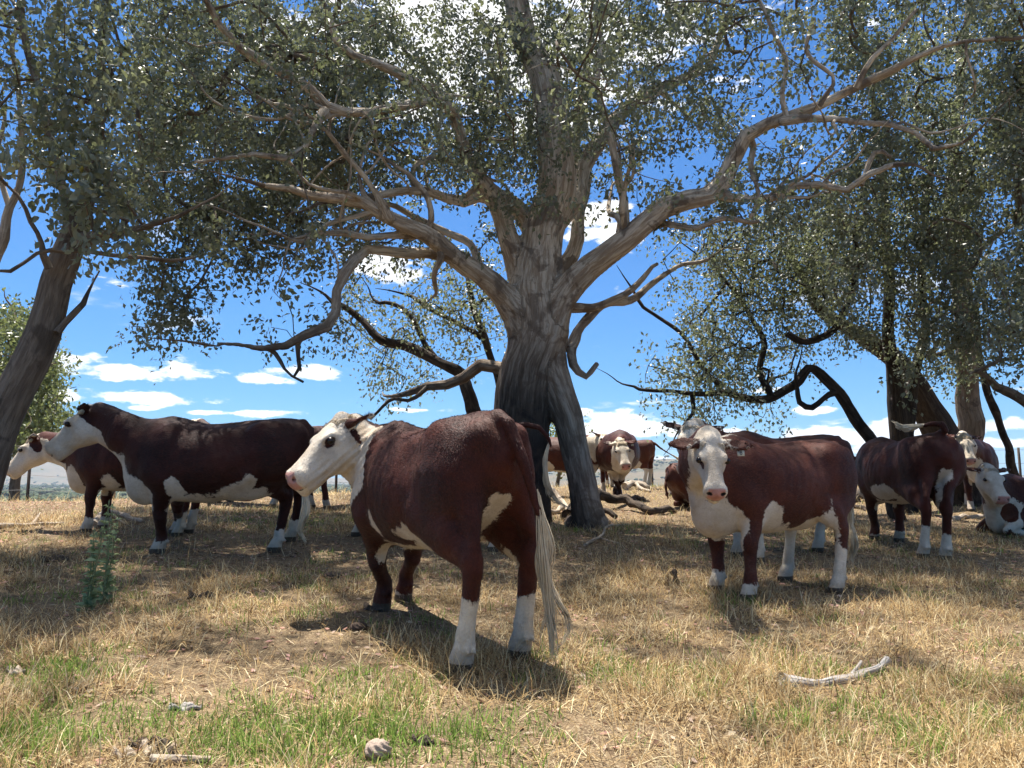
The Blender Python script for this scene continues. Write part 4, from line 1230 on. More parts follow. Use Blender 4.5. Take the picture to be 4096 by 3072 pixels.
# ---- the great gum in the middle
D0 = 11.4
STEM_A = to_ground(LP([(1128, 1075, 60), (1132, 1000, 56), (1140, 900, 58), (1150, 800, 56), (1165, 710, 58), (1172, 620, 56), (1182, 540, 50), (1190, 450, 46), (1190, 350, 38), (1190, 250, 36), (1168, 150, 33), (1130, 50, 30), (1085, -60, 26), (1040, -220, 20), (1020, -380, 14)], D0, D0-.6), flare=1.12)
STEM_B = to_ground(LP([(1264, 1085, 34), (1248, 980, 31), (1232, 900, 32), (1205, 830, 36), (1180, 760, 42), (1172, 690, 46)], D0-.35, D0), flare=1.12)
def root(pts, r0, r1):
    return np.array([[*(G(*p) - Vector((0, 0, .02+.06*i)))[:], r0+(r1-r0)*i/(len(pts)-1)] for i, p in enumerate(pts)])
big = [STEM_A, STEM_B,
  root([(2340, 2075), (2410, 2092), (2475, 2100)], .13, .05), root([(2290, 2085), (2255, 2112), (2215, 2125)], .12, .05), root([(2330, 2090), (2350, 2120), (2385, 2150)], .11, .04), root([(2130, 2080), (2085, 2105), (2040, 2110)], .14, .05), root([(2330, 2065), (2400, 2060), (2450, 2050)], .12, .05),
  LP([(1180, 720, 40), (1215, 650, 34), (1262, 592, 30), (1310, 545, 29), (1370, 500, 27), (1440, 450, 24), (1530, 410, 19), (1580, 350, 18), (1622, 290, 16), (1700, 258, 14), (1775, 228, 11), (1850, 190, 11), (1900, 165, 10), (1960, 130, 9), (2050, 95, 8), (2150, 84, 7)], D0-.2, 8.6),
  LP([(1140, 720, 40), (1112, 668, 34), (1085, 630, 27), (1044, 602, 25), (976, 560, 20), (935, 520, 19), (893, 489, 17), (839, 468, 15), (798, 441, 14), (736, 430, 11), (680, 424, 9), (620, 405, 8), (570, 401, 6)], D0-.2, 9.0),
  LP([(1150, 640, 34), (1130, 580, 26), (1100, 500, 22), (1062, 405, 21), (1017, 342, 17), (996, 305, 14), (982, 260, 13), (941, 213, 12), (893, 178, 11), (840, 150, 10), (790, 128, 9), (736, 100, 8), (710, 30, 7)], D0-.1, 9.6),
  LP([(1160, 500, 30), (1140, 462, 20), (1071, 412, 17), (1010, 427, 14), (921, 413, 11), (839, 422, 9), (736, 436, 8)], D0+.1, 10.0),
  LP([(1200, 480, 30), (1235, 425, 24), (1280, 335, 20), (1330, 262, 17), (1392, 205, 14), (1450, 180, 11), (1520, 150, 9), (1560, 60, 7)], D0+.3, D0+1.6),
  LP([(1345, 520, 16), (1347, 430, 11), (1335, 385, 10), (1318, 285, 9), (1290, 205, 8), (1300, 90, 6)], D0-.5, D0-1.2),
  LP([(1530, 412, 15), (1600, 424, 9), (1690, 428, 9), (1740, 396, 8), (1840, 404, 7), (1872, 375, 7), (1930, 356, 6)], 10.2, 9.2),
  LP([(1690, 262, 12), (1780, 255, 9), (1850, 266, 7), (1930, 270, 7), (1990, 292, 6), (2025, 325, 6), (2080, 308, 4)], 9.5, 8.6),
  LP([(1010, 580, 18), (955, 556, 14), (900, 545, 13), (830, 532, 12), (785, 530, 12), (757, 560, 14), (740, 600, 12), (722, 645, 10), (722, 695, 11), (690, 715, 10), (655, 728, 9), (620, 748, 8), (560, 752, 6), (520, 742, 5), (450, 745, 4)], 10.8, 8.8),
  LP([(893, 505, 12), (840, 500, 9), (780, 506, 9), (730, 500, 8), (680, 505, 6), (640, 515, 5)], 10.2, 9.4),
  LP([(982, 240, 12), (941, 215, 12), (860, 226, 11), (770, 246, 11), (701, 238, 13), (650, 185, 12), (581, 144, 10), (513, 103, 8), (479, 66, 7), (445, 8, 6), (430, -80, 5)], 10.2, 7.8),
  LP([(701, 240, 12), (678, 268, 10), (650, 328, 9), (628, 342, 8), (581, 332, 7), (496, 342, 5), (420, 350, 4)], 9.0, 8.2),
  LP([(1125, 810, 24), (1088, 804, 14), (1037, 792, 13), (999, 814, 12), (924, 836, 11), (880, 850, 7)], D0+.3, D0+1.0),
  LP([(1180, 640, 34), (1230, 560, 18), (1260, 440, 14), (1240, 300, 12), (1270, 160, 10), (1290, 20, 9), (1310, -120, 7)], D0+.6, D0+2.2),
  LP([(840, 470, 12), (800, 400, 8), (745, 330, 7), (700, 280, 6), (640, 240, 5), (560, 215, 4)], 9.8, 9.0),
]
small = [
  LP([(1225, 753, 14), (1249, 705, 11), (1300, 662, 10), (1369, 640, 8), (1420, 606, 6), (1458, 582, 5), (1530, 560, 4)], D0+.3, D0+.9),
  LP([(1235, 665, 12), (1300, 660, 9), (1352, 633, 8), (1396, 595, 6), (1420, 570, 4)], D0+.2, D0+.5),
  LP([(1235, 750, 12), (1252, 800, 9), (1272, 815, 7), (1290, 785, 5)], D0-.1, D0-.2),
  LP([(1050, 612, 12), (1040, 585, 11), (1020, 540, 9), (960, 500, 8), (900, 465, 7), (850, 440, 6), (780, 470, 4)], D0-.5, D0-.4),
  LP([(1040, 400, 9), (1000, 360, 7), (960, 345, 8), (904, 356, 7), (893, 385, 6), (905, 410, 4)], D0-.6, D0-.8),
  LP([(1622, 300, 8), (1625, 360, 6), (1640, 420, 5), (1620, 470, 5)], 10, 10),
  LP([(1700, 262, 8), (1690, 200, 6), (1700, 130, 6), (1670, 60, 5), (1640, 0, 4)], 9.5, 9.3),
  LP([(1770, 228, 7), (1800, 180, 5), (1750, 120, 5), (1760, 40, 4)], 9.1, 8.8),
  LP([(1850, 190, 7), (1880, 140, 6), (1930, 80, 5), (1980, 20, 4)], 9, 8.6),
  LP([(650, 728, 6), (645, 760, 5), (652, 800, 4), (636, 812, 3)], 9.5, 9.3),
  LP([(560, 752, 5), (600, 772, 5), (622, 800, 4), (655, 825, 3)], 9.2, 9.1),
  LP([(1860, 400, 6), (1900, 330, 5), (1925, 340, 4)], 9.6, 9.5),
  LP([(1380, 500, 10), (1430, 480, 8), (1500, 490, 7), (1560, 470, 6), (1640, 478, 4)], 10.6, 10.2),
  LP([(924, 836, 7), (890, 870, 4), (850, 862, 4), (800, 905, 3)], 12.2, 12.4),
]
regM = lambda vx, vy: (1.0 if 240 < vx < 1780 and vy < 560 else (.9 if 250 < vx < 760 and vy < 900 else (.35 if 760 <= vx < 1080 and vy < 600 else 0))) * (1 if vx < 1500 or vy < 470 else .5)
def depM(vx, vy):
    if vy < 0: return (6.5, 13.5)
    if vx < 760 and vy > 430: return (8.0, 10.4)
    a = 7.6+max(0, (vy-100))/420*1.2
    return (a, 13.6)
clM = sample_clusters(regM, depM, 2.5, 1, per=72, la=.0021, lim=lambda vx: 10.6-.8*min(1, abs(vx-1150)/600))
build_tree('great spreading gum with pale twisting limbs and a blackened forked base', 'gum_tree', big, small, clM, bark_material('gum_bark_main', (0.70, 0.62, 0.50), (0.38, 0.30, 0.22), (0.12, 0.09, 0.07), burnt_z=(.9, 2.9, .42, 3.0)), LEAF, 72, .25, (.05, .10), h=.036, seed=1, disp=.030, nside=54, grp=1.25)
print('main tree', len(clM), round(time.time()-TQ, 1))
# ---- the leaning tree on the left
DL = 7.4
lb = [to_ground(LP([(-42, 1005, 44), (-8, 940, 41), (49, 828, 38), (96, 691, 34), (137, 571, 31), (164, 505, 28), (190, 430, 22), (198, 330, 14), (200, 230, 11), (215, 120, 9), (240, 0, 8), (260, -150, 6)], DL, DL+.6)),
      LP([(180, 520, 18), (225, 508, 12), (273, 496, 10), (330, 488, 7), (380, 470, 5)], DL, DL-.3),
      LP([(170, 500, 18), (130, 380, 10), (95, 250, 9), (60, 120, 8), (40, 0, 7), (20, -140, 5)], DL+.1, DL+.5)]
ls = [LP([(150, 545, 6), (100, 540, 5), (62, 560, 4), (28, 578, 4), (0, 585, 3)], DL-.1, DL-.4), LP([(150, 540, 6), (190, 538, 5), (247, 545, 5), (310, 552, 5), (360, 560, 4), (420, 556, 3)], DL-.1, DL+.3),
      LP([(106, 580, 8), (98, 545, 7), (90, 520, 5), (60, 480, 5), (40, 430, 4), (15, 400, 3)], DL, DL-.2),
      LP([(122, 720, 9), (140, 690, 7), (175, 650, 6), (190, 620, 3), (215, 585, 2)], DL, DL+.2)]
clL = sample_clusters(lambda vx, vy: 1.0 if vx <= 260 and vy < 540 else (0.5 if vx < 330 and vy < 480 else 0), lambda vx, vy: (5.8, 8.8) if vy > 0 else (6.4, 10), 2.2, 2, per=60, la=.0018)
build_tree('grey-barked tree leaning in from the left edge of the view', 'leaning_tree', lb, ls, clL, BARK_GREY, LEAF, 60, .21, (.05, .09), h=.03, seed=2, disp=.015)
pale = [to_ground(LP([(-75, 1060, 14), (-60, 900, 13), (-30, 700, 12), (-8, 560, 12), (8, 500, 11), (20, 450, 9), (34, 427, 8), (51, 360, 7), (45, 250, 6), (30, 120, 5), (25, 0, 4)], 8.4, 8.6))]
build_tree('slim pale-barked tree at the very left edge, behind the leaning one', 'pale_gum_tree', [], pale+[LP([(20, 445, 7), (5, 400, 6), (-5, 330, 5), (10, 240, 4)], 8.5, 8.5)], sample_clusters(lambda vx, vy: .6 if vx < 60 and vy < 380 else 0, lambda vx, vy: (8, 9.5), .8, 12), BARK_PALE, LEAF, 60, .24, (.04, .08), seed=12)
# ---- tree behind on the left of the gum
back = [to_ground(LP([(1052, 1060, 17), (1034, 912, 17), (1012, 845, 14), (993, 806, 13), (941, 783, 11), (873, 749, 11), (828, 739, 10), (794, 705, 8), (763, 681, 7), (720, 655, 5)], 14.6, 15.2)),
        to_ground(LP([(1088, 1040, 9), (1082, 889, 8), (1071, 811, 8), (1044, 725, 8), (1020, 657, 7), (1010, 600, 5)], 15.2, 15.2)),
        LP([(941, 783, 8), (915, 740, 6), (900, 700, 6), (870, 670, 5), (820, 655, 4)], 15, 15.2), LP([(1040, 730, 7), (985, 690, 5), (930, 665, 5), (890, 640, 4)], 15.2, 15.4)]
clB = sample_clusters(lambda vx, vy: 1.0 if 745 < vx < 1090 and 545 < vy < 880 else 0, lambda vx, vy: (13.8, 16.5), 2.0, 3, per=40, la=.0026)
build_tree('dark-limbed tree behind the great gum on its left side', 'background_tree', [], back, clB, BARK_DARK, LEAF, 40, .34, (.06, .105), seed=3, twigm=BARK_DARK, grp=1.3)
# ---- arching tree right of centre
arch = [to_ground(LP([(1925, 1065, 15), (1893, 971, 13), (1849, 906, 12), (1805, 845, 12), (1775, 812, 10), (1750, 800, 10), (1714, 833, 10), (1667, 862, 10), (1623, 858, 8), (1561, 851, 7), (1495, 847, 5), (1420, 842, 4), (1370, 835, 3)], 13.2, 13.4)),
        LP([(1667, 862, 8), (1640, 800, 7), (1650, 740, 6), (1630, 690, 5), (1600, 640, 5), (1560, 600, 4)], 13.3, 13.6),
        LP([(1805, 848, 8), (1780, 862, 6), (1745, 880, 7), (1722, 868, 6), (1722, 840, 5)], 13.2, 13.1),
        LP([(1561, 851, 6), (1520, 800, 5), (1480, 740, 5), (1430, 690, 4), (1380, 650, 4)], 13.4, 13.8),
        LP([(1495, 847, 5), (1500, 890, 4), (1480, 915, 3)], 13.4, 13.2)]
clA = sample_clusters(lambda vx, vy: (1.0 if 1290 < vx < 1800 and 470 < vy < 925 else 0), lambda vx, vy: (12.4, 15.2), 2.3, 4, per=42, la=.0024)
build_tree('dark arching tree whose low limb bends over between the gum and the right trunks', 'arching_tree', [], arch, clA, BARK_DARK, LEAF, 42, .31, (.055, .10), seed=4, twigm=BARK_DARK, grp=1.25)
# ---- the group of dark trunks on the right
rb = [to_ground(LP([(1950, 1045, 26), (1944, 942, 24), (1928, 815, 15), (1920, 705, 12), (1915, 595, 12), (1912, 480, 10), (1905, 340, 8), (1880, 180, 7), (1860, 40, 6), (1850, -120, 5)], 15.0, 13.5)),
      LP([(1950, 950, 20), (1968, 865, 13), (1990, 770, 11), (2003, 700, 9), (1990, 620, 8), (1998, 500, 7), (2010, 350, 6)], 14.9, 13.6)]
clR1 = sample_clusters(lambda vx, vy: 1.0 if 1790 < vx < 1960 and vy < 800 else 0, lambda vx, vy: (9.6, 13.6) if vy > 0 else (7.5, 13), 2.2, 5, la=.0020)
build_tree('twin-stemmed dark trunk behind the cow with the flipped tail', 'dark_trunk_tree', rb, [LP([(2000, 770, 6), (2060, 745, 6), (2075, 700, 5), (2040, 660, 4), (1985, 640, 3)], 14.6, 14.2)], clR1, BARK_DARK, LEAF, 64, .25, (.05, .10), h=.036, seed=5, twigm=BARK_GREY)
rc = [to_ground(LP([(2068, 1045, 38), (2028, 930, 32), (1990, 865, 28), (1950, 796, 22), (1915, 758, 20), (1860, 722, 17), (1820, 705, 15), (1770, 660, 12), (1740, 600, 10), (1700, 540, 9)], 16.5, 15))]
clR2 = sample_clusters(lambda vx, vy: .9 if 1700 < vx < 1900 and 440 < vy < 760 else 0, lambda vx, vy: (12.6, 15), 2.0, 6, per=50, la=.0018)
build_tree('thick black trunk leaning left between the right-hand trunks', 'leaning_black_tree', rc, [LP([(1700, 720, 8), (1740, 735, 8), (1800, 715, 8), (1835, 650, 7), (1855, 590, 6), (1845, 520, 5)], 12.6, 12.2)], clR2, BARK_DARK, LEAF, 50, .28, (.04, .085), h=.04, seed=6, twigm=BARK_DARK)
rd = [to_ground(LP([(2096, 1050, 28), (2091, 953, 26), (2086, 851, 23), (2083, 742, 20), (2076, 595, 19), (2060, 500, 16), (2050, 400, 12), (2060, 280, 10), (2080, 140, 8), (2090, 0, 7), (2100, -200, 6)], 17.5, 15.0)),
      LP([(2076, 600, 12), (2120, 540, 7), (2160, 500, 6), (2212, 470, 5), (2280, 420, 4)], 15.2, 14.6)]
clR3 = sample_clusters(lambda vx, vy: 1.0 if 1940 < vx < 2140 and vy < 860 else 0, lambda vx, vy: (10.5, 15.6) if vy > 0 else (8.5, 15), 2.2, 7, la=.0024)
build_tree('tall straight dark trunk with flaky bark, above the cow facing the viewer', 'flaky_bark_tree', rd, [LP([(2170, 600, 8), (2110, 560, 3)], 14.8, 14.8)], clR3, BARK_GREY, LEAF, 64, .25, (.05, .10), h=.036, seed=7)
re_ = [to_ground(LP([(2225, 1090, 10), (2192, 1015, 9), (2163, 924, 8), (2134, 851, 8), (2119, 778, 7), (2116, 723, 6), (2110, 640, 5), (2125, 560, 4)], 16.5, 16))]
build_tree('thin curved stem standing beside the lying white-faced cow', 'thin_stem_tree', [], re_, sample_clusters(lambda vx, vy: .8 if 2100 < vx < 2200 and 560 < vy < 800 else 0, lambda vx, vy: (13.6, 15), 1.1, 8), BARK_DARK, LEAF, 60, .24, (.035, .075), seed=8)
rf = [to_ground(LP([(2420, 1120, 18), (2380, 1010, 17), (2300, 930, 15), (2235, 880, 13), (2195, 852, 11), (2152, 836, 9)], 11.2, 10.2)), LP([(2300, 935, 12), (2290, 800, 11), (2260, 600, 9), (2215, 470, 9), (2200, 380, 8), (2210, 250, 7), (2230, 90, 6)], 10.9, 10.2)]
build_tree('tree at the right edge with a broken limb stub pointing left', 'broken_limb_tree', [], rf, sample_clusters(lambda vx, vy: 1.0 if 2130 < vx < 2560 and vy < 860 else 0, lambda vx, vy: (9.2, 12.8) if vy > 0 else (7.2, 12.8), 2.2, 9, la=.0020), BARK_GREY, LEAF, 64, .25, (.05, .10), seed=9, grp=1.1)
# ---- sunlit tree far left, yellow-green bush behind the gum
ft = [to_ground(LP([(40, 985, 9), (45, 900, 8), (30, 820, 6), (45, 740, 5), (30, 680, 4)], 19, 19)), LP([(45, 900, 6), (90, 850, 4), (115, 800, 3)], 19, 19)]
r_ = np.random.default_rng(44)
cc = []
for (vx, vy, sx, sy, n) in [(30, 700, 60, 55, 60), (20, 790, 80, 50, 80), (95, 800, 30, 45, 40), (60, 880, 70, 45, 70), (100, 880, 30, 20, 16), (55, 930, 45, 25, 24)]:
    for k in range(n):
        q = W((vx+r_.normal(0, .5)*sx)*VS, (vy+r_.normal(0, .5)*sy)*VS, 19+r_.normal(0, 1)); cc.append(q[:])
build_tree('sunlit grey-green tree standing beyond the leaning trunk', 'sunlit_tree', [], ft, np.array(cc), BARK_GREY, LEAF_LIGHT, 46, .40, (.08, .14), seed=44, grp=1.2)
q = G(2220, 1990); bx, by = 3.2/2.4, 25.0
bx = (2228-2048)/FPX*25
cc = np.array([[bx+r_.normal(0, .55), 25+r_.normal(0, .5), gz(bx, 25)+1.1+abs(r_.normal(0, .75))] for k in range(46)])
trk = np.array([[bx, 25, gz(bx, 25)-.2, .07], [bx+.05, 25, gz(bx, 25)+.8, .06], [bx-.1, 25, gz(bx, 25)+1.6, .04], [bx, 25, gz(bx, 25)+2.2, .03]])
build_tree('small yellow-green tree seen between the two stems of the gum', 'young_tree', [], [trk], cc, BARK_GREY, LEAF_YELLOW, 50, .34, (.08, .14), seed=45)
print('trees', round(time.time()-TQ, 1))
lap('f_trees')
# ------------------------------------------------------------------ the valley: woods, single trees, a farmhouse
def blob_tree(seed, sub=2, squash=.62, lobes=5):
    """far gum: a lumpy crown of several lobes, unit height 1 (with its trunk)"""
    r_ = np.random.default_rng(seed)
    import bmesh
    Vs, Fs, b = [], [], 0
    for k in range(lobes):
        me = ico(1.0, sub); n = len(me.vertices); co = np.zeros(n*3, np.float32); me.vertices.foreach_get('co', co); co = co.reshape(-1, 3)
        f = np.zeros(len(me.polygons)*3, np.int32); me.polygons.foreach_get('vertices', f); f = f.reshape(-1, 3); bpy.data.meshes.remove(me)
        co = co*(1+.55*(vnoise(co*2.6+seed*3+k, 1.0)-.5))[:, None]
        c = np.array([r_.normal(0, .20), r_.normal(0, .20), .62+r_.normal(0, .09)]); s = r_.uniform(.20, .33)
        Vs.append(co*np.array([s, s, s*squash*1.15])+c); Fs.append(f+b); b += n
    return np.concatenate(Vs), np.concatenate(Fs)
FARLEAF = bpy.data.materials.new('far_foliage'); FARLEAF.use_nodes = True
t = NT(FARLEAF.node_tree)
co = t.n('ShaderNodeNewGeometry').outputs['Position']
nn_ = t.noise(co, 0.55, 4, 0.7); n2_ = t.noise(co, 0.012, 3, 0.5)
cc_ = t.mix(t.ss(nn_, .35, .65), rgb(.035, .05, .025), rgb(.10, .125, .065))
cc_ = t.mix(t.m('MULTIPLY', t.ss(n2_, .45, .65), .5), cc_, rgb(.075, .085, .06))
b_ = t.n('ShaderNodeBsdfPrincipled'); t.set(b_, 'Base Color', cc_); b_.inputs['Roughness'].default_value = .9; b_.inputs['Specular IOR Level'].default_value = .1
bp_ = t.n('ShaderNodeBump'); bp_.inputs['Distance'].default_value = 1.0; t.set(bp_, 'Height', nn_); t.set(b_, 'Normal', bp_.outputs[0])
o_ = t.n('ShaderNodeOutputMaterial'); t.t.links.new(b_.outputs[0], o_.inputs[0])
protos = [blob_tree(s, 2) for s in range(4)]
protos_lo = [blob_tree(s+9, 1, lobes=3) for s in range(5)]
TRUNKM = plain('far_trunk', (.16, .12, .09), .9, .1)
r_ = np.random.default_rng(5)
# single trees dotted about: each its own object
crown_me = [np_mesh('far_crown', V, F, mats=(FARLEAF,)) for V, F in protos]
tp, tf, ta = tube_mesh([np.array([[0, 0, -.08, .035], [.01, 0, .3, .025], [0, .01, .62, .015]])], sides=6)
trunk_me = np_mesh('far_trunk', tp, tf, mats=(TRUNKM,))
def far_tree(x, y, h, k, label, group):
    rt = empty('far_tree', (x, y, gz(x, y)), r_.uniform(0, 6.28), h)
    tag(rt, label, 'tree', group)
    link('trunk', trunk_me, rt); c = link('crown', crown_me[k % 4], rt); c.scale = (1, 1, r_.uniform(.85, 1.15))
def ang_xy(px, d): return (px-2048)/FPX*d, d
x, y = ang_xy(208, 800); far_tree(x, y, 11, 1, 'lone round gum in the pale clearing beyond the smaller cow', None)
for k in range(46):
    px = r_.uniform(-60, 700); d = r_.uniform(260, 760)
    x, y = ang_xy(px, d); far_tree(x, y, r_.uniform(7, 12), k, 'small gum dotted over the valley floor on the left', 'gums dotted over the valley floor')
for k in range(90):
    px = r_.uniform(2330, 2950); d = r_.uniform(1550, 2250)
    x, y = ang_xy(px, d)
    if fnoise(np.array([[x, y, 0]]), .008, 2, 3)[0] < .47: continue
    far_tree(x, y, r_.uniform(10, 16), k, 'tiny dark gum on the dry golden hillside', 'gums on the golden hillside')
# woods that read as one mass
Vs, Fs, b = [], [], 0
cnt = 0
for k in range(20000):
    if k % 3: px = r_.uniform(-300, 1500); d = 420*(3000/420)**r_.random()
    else: px = r_.uniform(-700, 4700); d = 900*(4600/900)**r_.random()
    x, y = ang_xy(px, d)
    nz = fnoise(np.array([[x, y, 0]]), .0045, 3, 7)[0]
    hill = math.exp(-(((x-500)/420)**2+((y-2050)/620)**2))
    thr = .36 if px < 1500 else .50
    if d < 900: thr -= .02
    if nz < thr+.10*hill: continue
    if hill > .3 and r_.random() < .6: continue
    h = r_.uniform(8, 14); V, F = protos_lo[k % 5]
    Vs.append(V*np.array([h*1.15, h*1.15, h])+np.array([x, y, gz(x, y)-h*.22])); Fs.append(F+b); b += len(V); cnt += 1
    if cnt >= 4600: break
tag(link('far_woods', np_mesh('far_woods', np.concatenate(Vs), np.concatenate(Fs), mats=(FARLEAF,))), 'grey-green woods spread over the hazy valley', 'woods', kind='stuff')
# farmhouse with a pale roof
def box_mesh(name, lo, hi, mat):
    lo, hi = np.array(lo, float), np.array(hi, float)
    V = np.array([[lo[0] if i & 1 == 0 else hi[0], lo[1] if i & 2 == 0 else hi[1], lo[2] if i & 4 == 0 else hi[2]] for i in range(8)])
    F = np.array([[0, 2, 3, 1], [4, 5, 7, 6], [0, 1, 5, 4], [2, 6, 7, 3], [0, 4, 6, 2], [1, 3, 7, 5]])
    return np_mesh(name, V, F, smooth=False, mats=(mat,))
x, y = ang_xy(122, 760)
hs_ = empty('farmhouse', (x, y, gz(x, y)), .5); tag(hs_, 'tiny white farmhouse among trees in the valley', 'farmhouse')
WALLM = plain('house_wall', (.62, .60, .55)); ROOFM = plain('house_roof', (.70, .72, .74), .4)
link('wall', box_mesh('wall', (-6, -3.5, -1), (6, 3.5, 2.7), WALLM), hs_)
link('roof', np_mesh('roof', np.array([[-6.6, -4.2, 2.6], [6.6, -4.2, 2.6], [6.6, 4.2, 2.6], [-6.6, 4.2, 2.6], [-5, 0, 4.6], [5, 0, 4.6]]), [np.array([[0, 1, 5, 4], [2, 3, 4, 5], [0, 3, 2, 1]]), np.array([[1, 2, 5], [3, 0, 4]])], smooth=False, mats=(ROOFM,)), hs_)
GLM = plain('house_glass', (.03, .04, .05), .2, .6)
for wx in (-4, -1.3, 1.6, 4.2): link('window', box_mesh('window', (wx-.6, -3.56, .9), (wx+.6, -3.45, 2.0), GLM), hs_)
for k, (px, d, h) in enumerate([(100, 790, 9), (140, 785, 11), (165, 780, 10), (125, 800, 12)]):
    x, y = ang_xy(px, d); far_tree(x, y, h, k, 'dark garden tree round the farmhouse', 'garden trees round the farmhouse')
# haze over the valley
hz = box_mesh('haze', (-6500, -60, -60), (6500, 7200, 260), None)
hm = bpy.data.materials.new('haze_air'); hm.use_nodes = True; t = NT(hm.node_tree)
pv = t.n('ShaderNodeVolumePrincipled'); pv.inputs['Color'].default_value = rgb(.62, .78, 1.0); pv.inputs['Density'].default_value = HAZE_D; pv.inputs['Anisotropy'].default_value = 0.2
o_ = t.n('ShaderNodeOutputMaterial'); t.t.links.new(pv.outputs[0], o_.inputs['Volume'])
hz.materials.clear(); hz.materials.append(hm)
ho = tag(link('haze', hz), 'thin pale haze lying over the valley', 'haze', kind='stuff')
lap('g_far')
# ------------------------------------------------------------------ the herd
def feetpx(FL=None, FR=None, HL=None, HR=None):
    return dict(FL=FL and G(*FL), FR=FR and G(*FR), HL=HL and G(*HL), HR=HR and G(*HR))
TQ = time.time()
# 1. the cow in front, seen from behind on its left side, looking back to the left
f = feetpx((1530, 2440), (1615, 2405), (1848, 2690), (2080, 2635))
make_cow('dark red cow in front seen half from behind, long cream tail, white face turned aside', (-.55, 5.02), math.radians(123), 1.03, h=.0132, feet=f, lift=-.035,
         poll=W(1372, 1694, 5.52), face=(-.58, -.44, -.68), hup=(-.5, -.35, .8), neck_mid=(.84, .15, 1.20), hs=1.03,
         tail=[(-.84, 0, 1.31), (-.93, -.01, 1.27), (-1.0, -.05, 1.08), (-1.03, -.09, .92), (-1.05, -.12, .80)],
         switch=[(-1.045, -.115, .92), (-1.06, -.14, .72), (-1.05, -.155, .50), (-1.075, -.18, .28), (-1.07, -.19, .04)],
         white=[lambda B, H, F: Ell(B(-.20, .33, .62), (.22, .16, .10)), lambda B, H, F: Ell(B(.22, .30, .66), (.05, .1, .12)),
                lambda B, H, F: Sweep([(B(-.84, -.02, .86), .05), (B(-.76, 0, .72), .09), (B(-.60, 0, .55), .12), (F['HR']+np.array([0, .07, .50]), .07)]),
                lambda B, H, F: Sweep([(H(-.02, .10, -.20), .06), (B(.70, .10, .96), .05), (B(.72, .10, .74), .07)])],
         brown=[lambda B, H, F: Sweep([(H(.03, .12, -.06), .030, .05), (H(.05, .12, -.13), .036, .05)]),
                lambda B, H, F: Ell(F['FL']+np.array([0, 0, .2]), (.2, .12, .35)), lambda B, H, F: Sweep([(H(-.10, 0, -.3), .05), (H(-.03, .06, -.31), .04)])],
         socks=(.0, .06, .37, .36), hair=52000, wrinkle=.0055, tagside=(1,), eye_patch=.034, width=.85, ears=((.02, .15), (.10, -.10)), belly=.90, tuftlen=.06, forelock=260)
# 2. the big cow in profile on the left
f = feetpx((632, 2215), (705, 2135), (1100, 2208), (1160, 2165))
make_cow('large dark cow standing side-on beside the leaning tree, white throat and belly line', (-2.92, 7.62), math.radians(181), .99, h=.0150, feet=f, coat=coat_material('hereford_coat_dark', red=(.046, .0088, .004), dark=(.013, .0032, .002)),
         poll=W(357, 1650, 7.75), face=(-.74, -.04, -.67), hup=(-.5, 0, .9), neck_mid=(.93, 0, 1.20),
         white=[lambda B, H, F: Sweep([(H(-.06, 0, -.20), .14, .15), (B(.86, 0, 1.02), .10, .1), (B(.82, 0, .80), .15, .16), (B(.66, .05, .62), .20, .24)]),
                lambda B, H, F: Ell(B(.28, .30, .60), (.09, .14, .15)), lambda B, H, F: Sweep([(B(.3, .2, .52), .07, .2), (B(0, .25, .50), .07, .2), (B(-.34, .26, .62), .10, .16), (B(-.44, .26, .74), .06, .12)]),
                lambda B, H, F: Sweep([(F['HL']+np.array([.06, 0, .1]), .07), (F['HL']+np.array([.08, .03, .52]), .045)]),
                lambda B, H, F: Sweep([(B(.58, 0, 1.325), .02, .03), (B(.2, 0, 1.325), .02, .03)])],
         brown=[lambda B, H, F: Sweep([(H(.00, .1, .03), .07, .08), (H(-.03, .1, -.08), .07, .08), (B(.86, .1, 1.2), .12, .16)]), lambda B, H, F: Ell(H(.202, .168, -.012), (.058, .09, .036))],
         socks=(.14, .16, .22, .26), hair=36000, tagside=(1,), ears=((.0, .35), (.05, -.1)), wrinkle=.0025, belly=1.04, tuftlen=.055,
         tail=[(-.86, 0, 1.30), (-.93, 0, 1.24), (-.95, .02, 1.05), (-.94, .04, .85), (-.93, .05, .74)], switch=[(-.94, .05, .82), (-.90, .06, .64), (-.95, .08, .44), (-.86, .06, .24), (-.93, .05, .12)])
# 3. younger cow behind it
f = feetpx((345, 2130), None, None, None)
make_cow('smaller cow half hidden behind the large side-on cow, cream curl on its head', (-4.42, 9.1), math.radians(180), .90, h=.023, feet=f,
         poll=W(148, 1762, 9.2), face=(-.66, -.12, -.72), hup=(-.5, 0, .9), neck_mid=(.90, 0, 1.06),
         white=[lambda B, H, F: Ell(B(.72, .12, .72), (.18, .15, .16)), lambda B, H, F: Ell(B(.2, .3, .6), (.10, .14, .14))],
         brown=[lambda B, H, F: Sweep([(H(.0, .1, .0), .07, .08), (H(.02, .1, -.14), .07, .08)])], socks=(.18, .16, .3, .3), tagside=(1,), ears=((-.1, .3), (.0, 0)), tuftlen=.08, forelock=160)
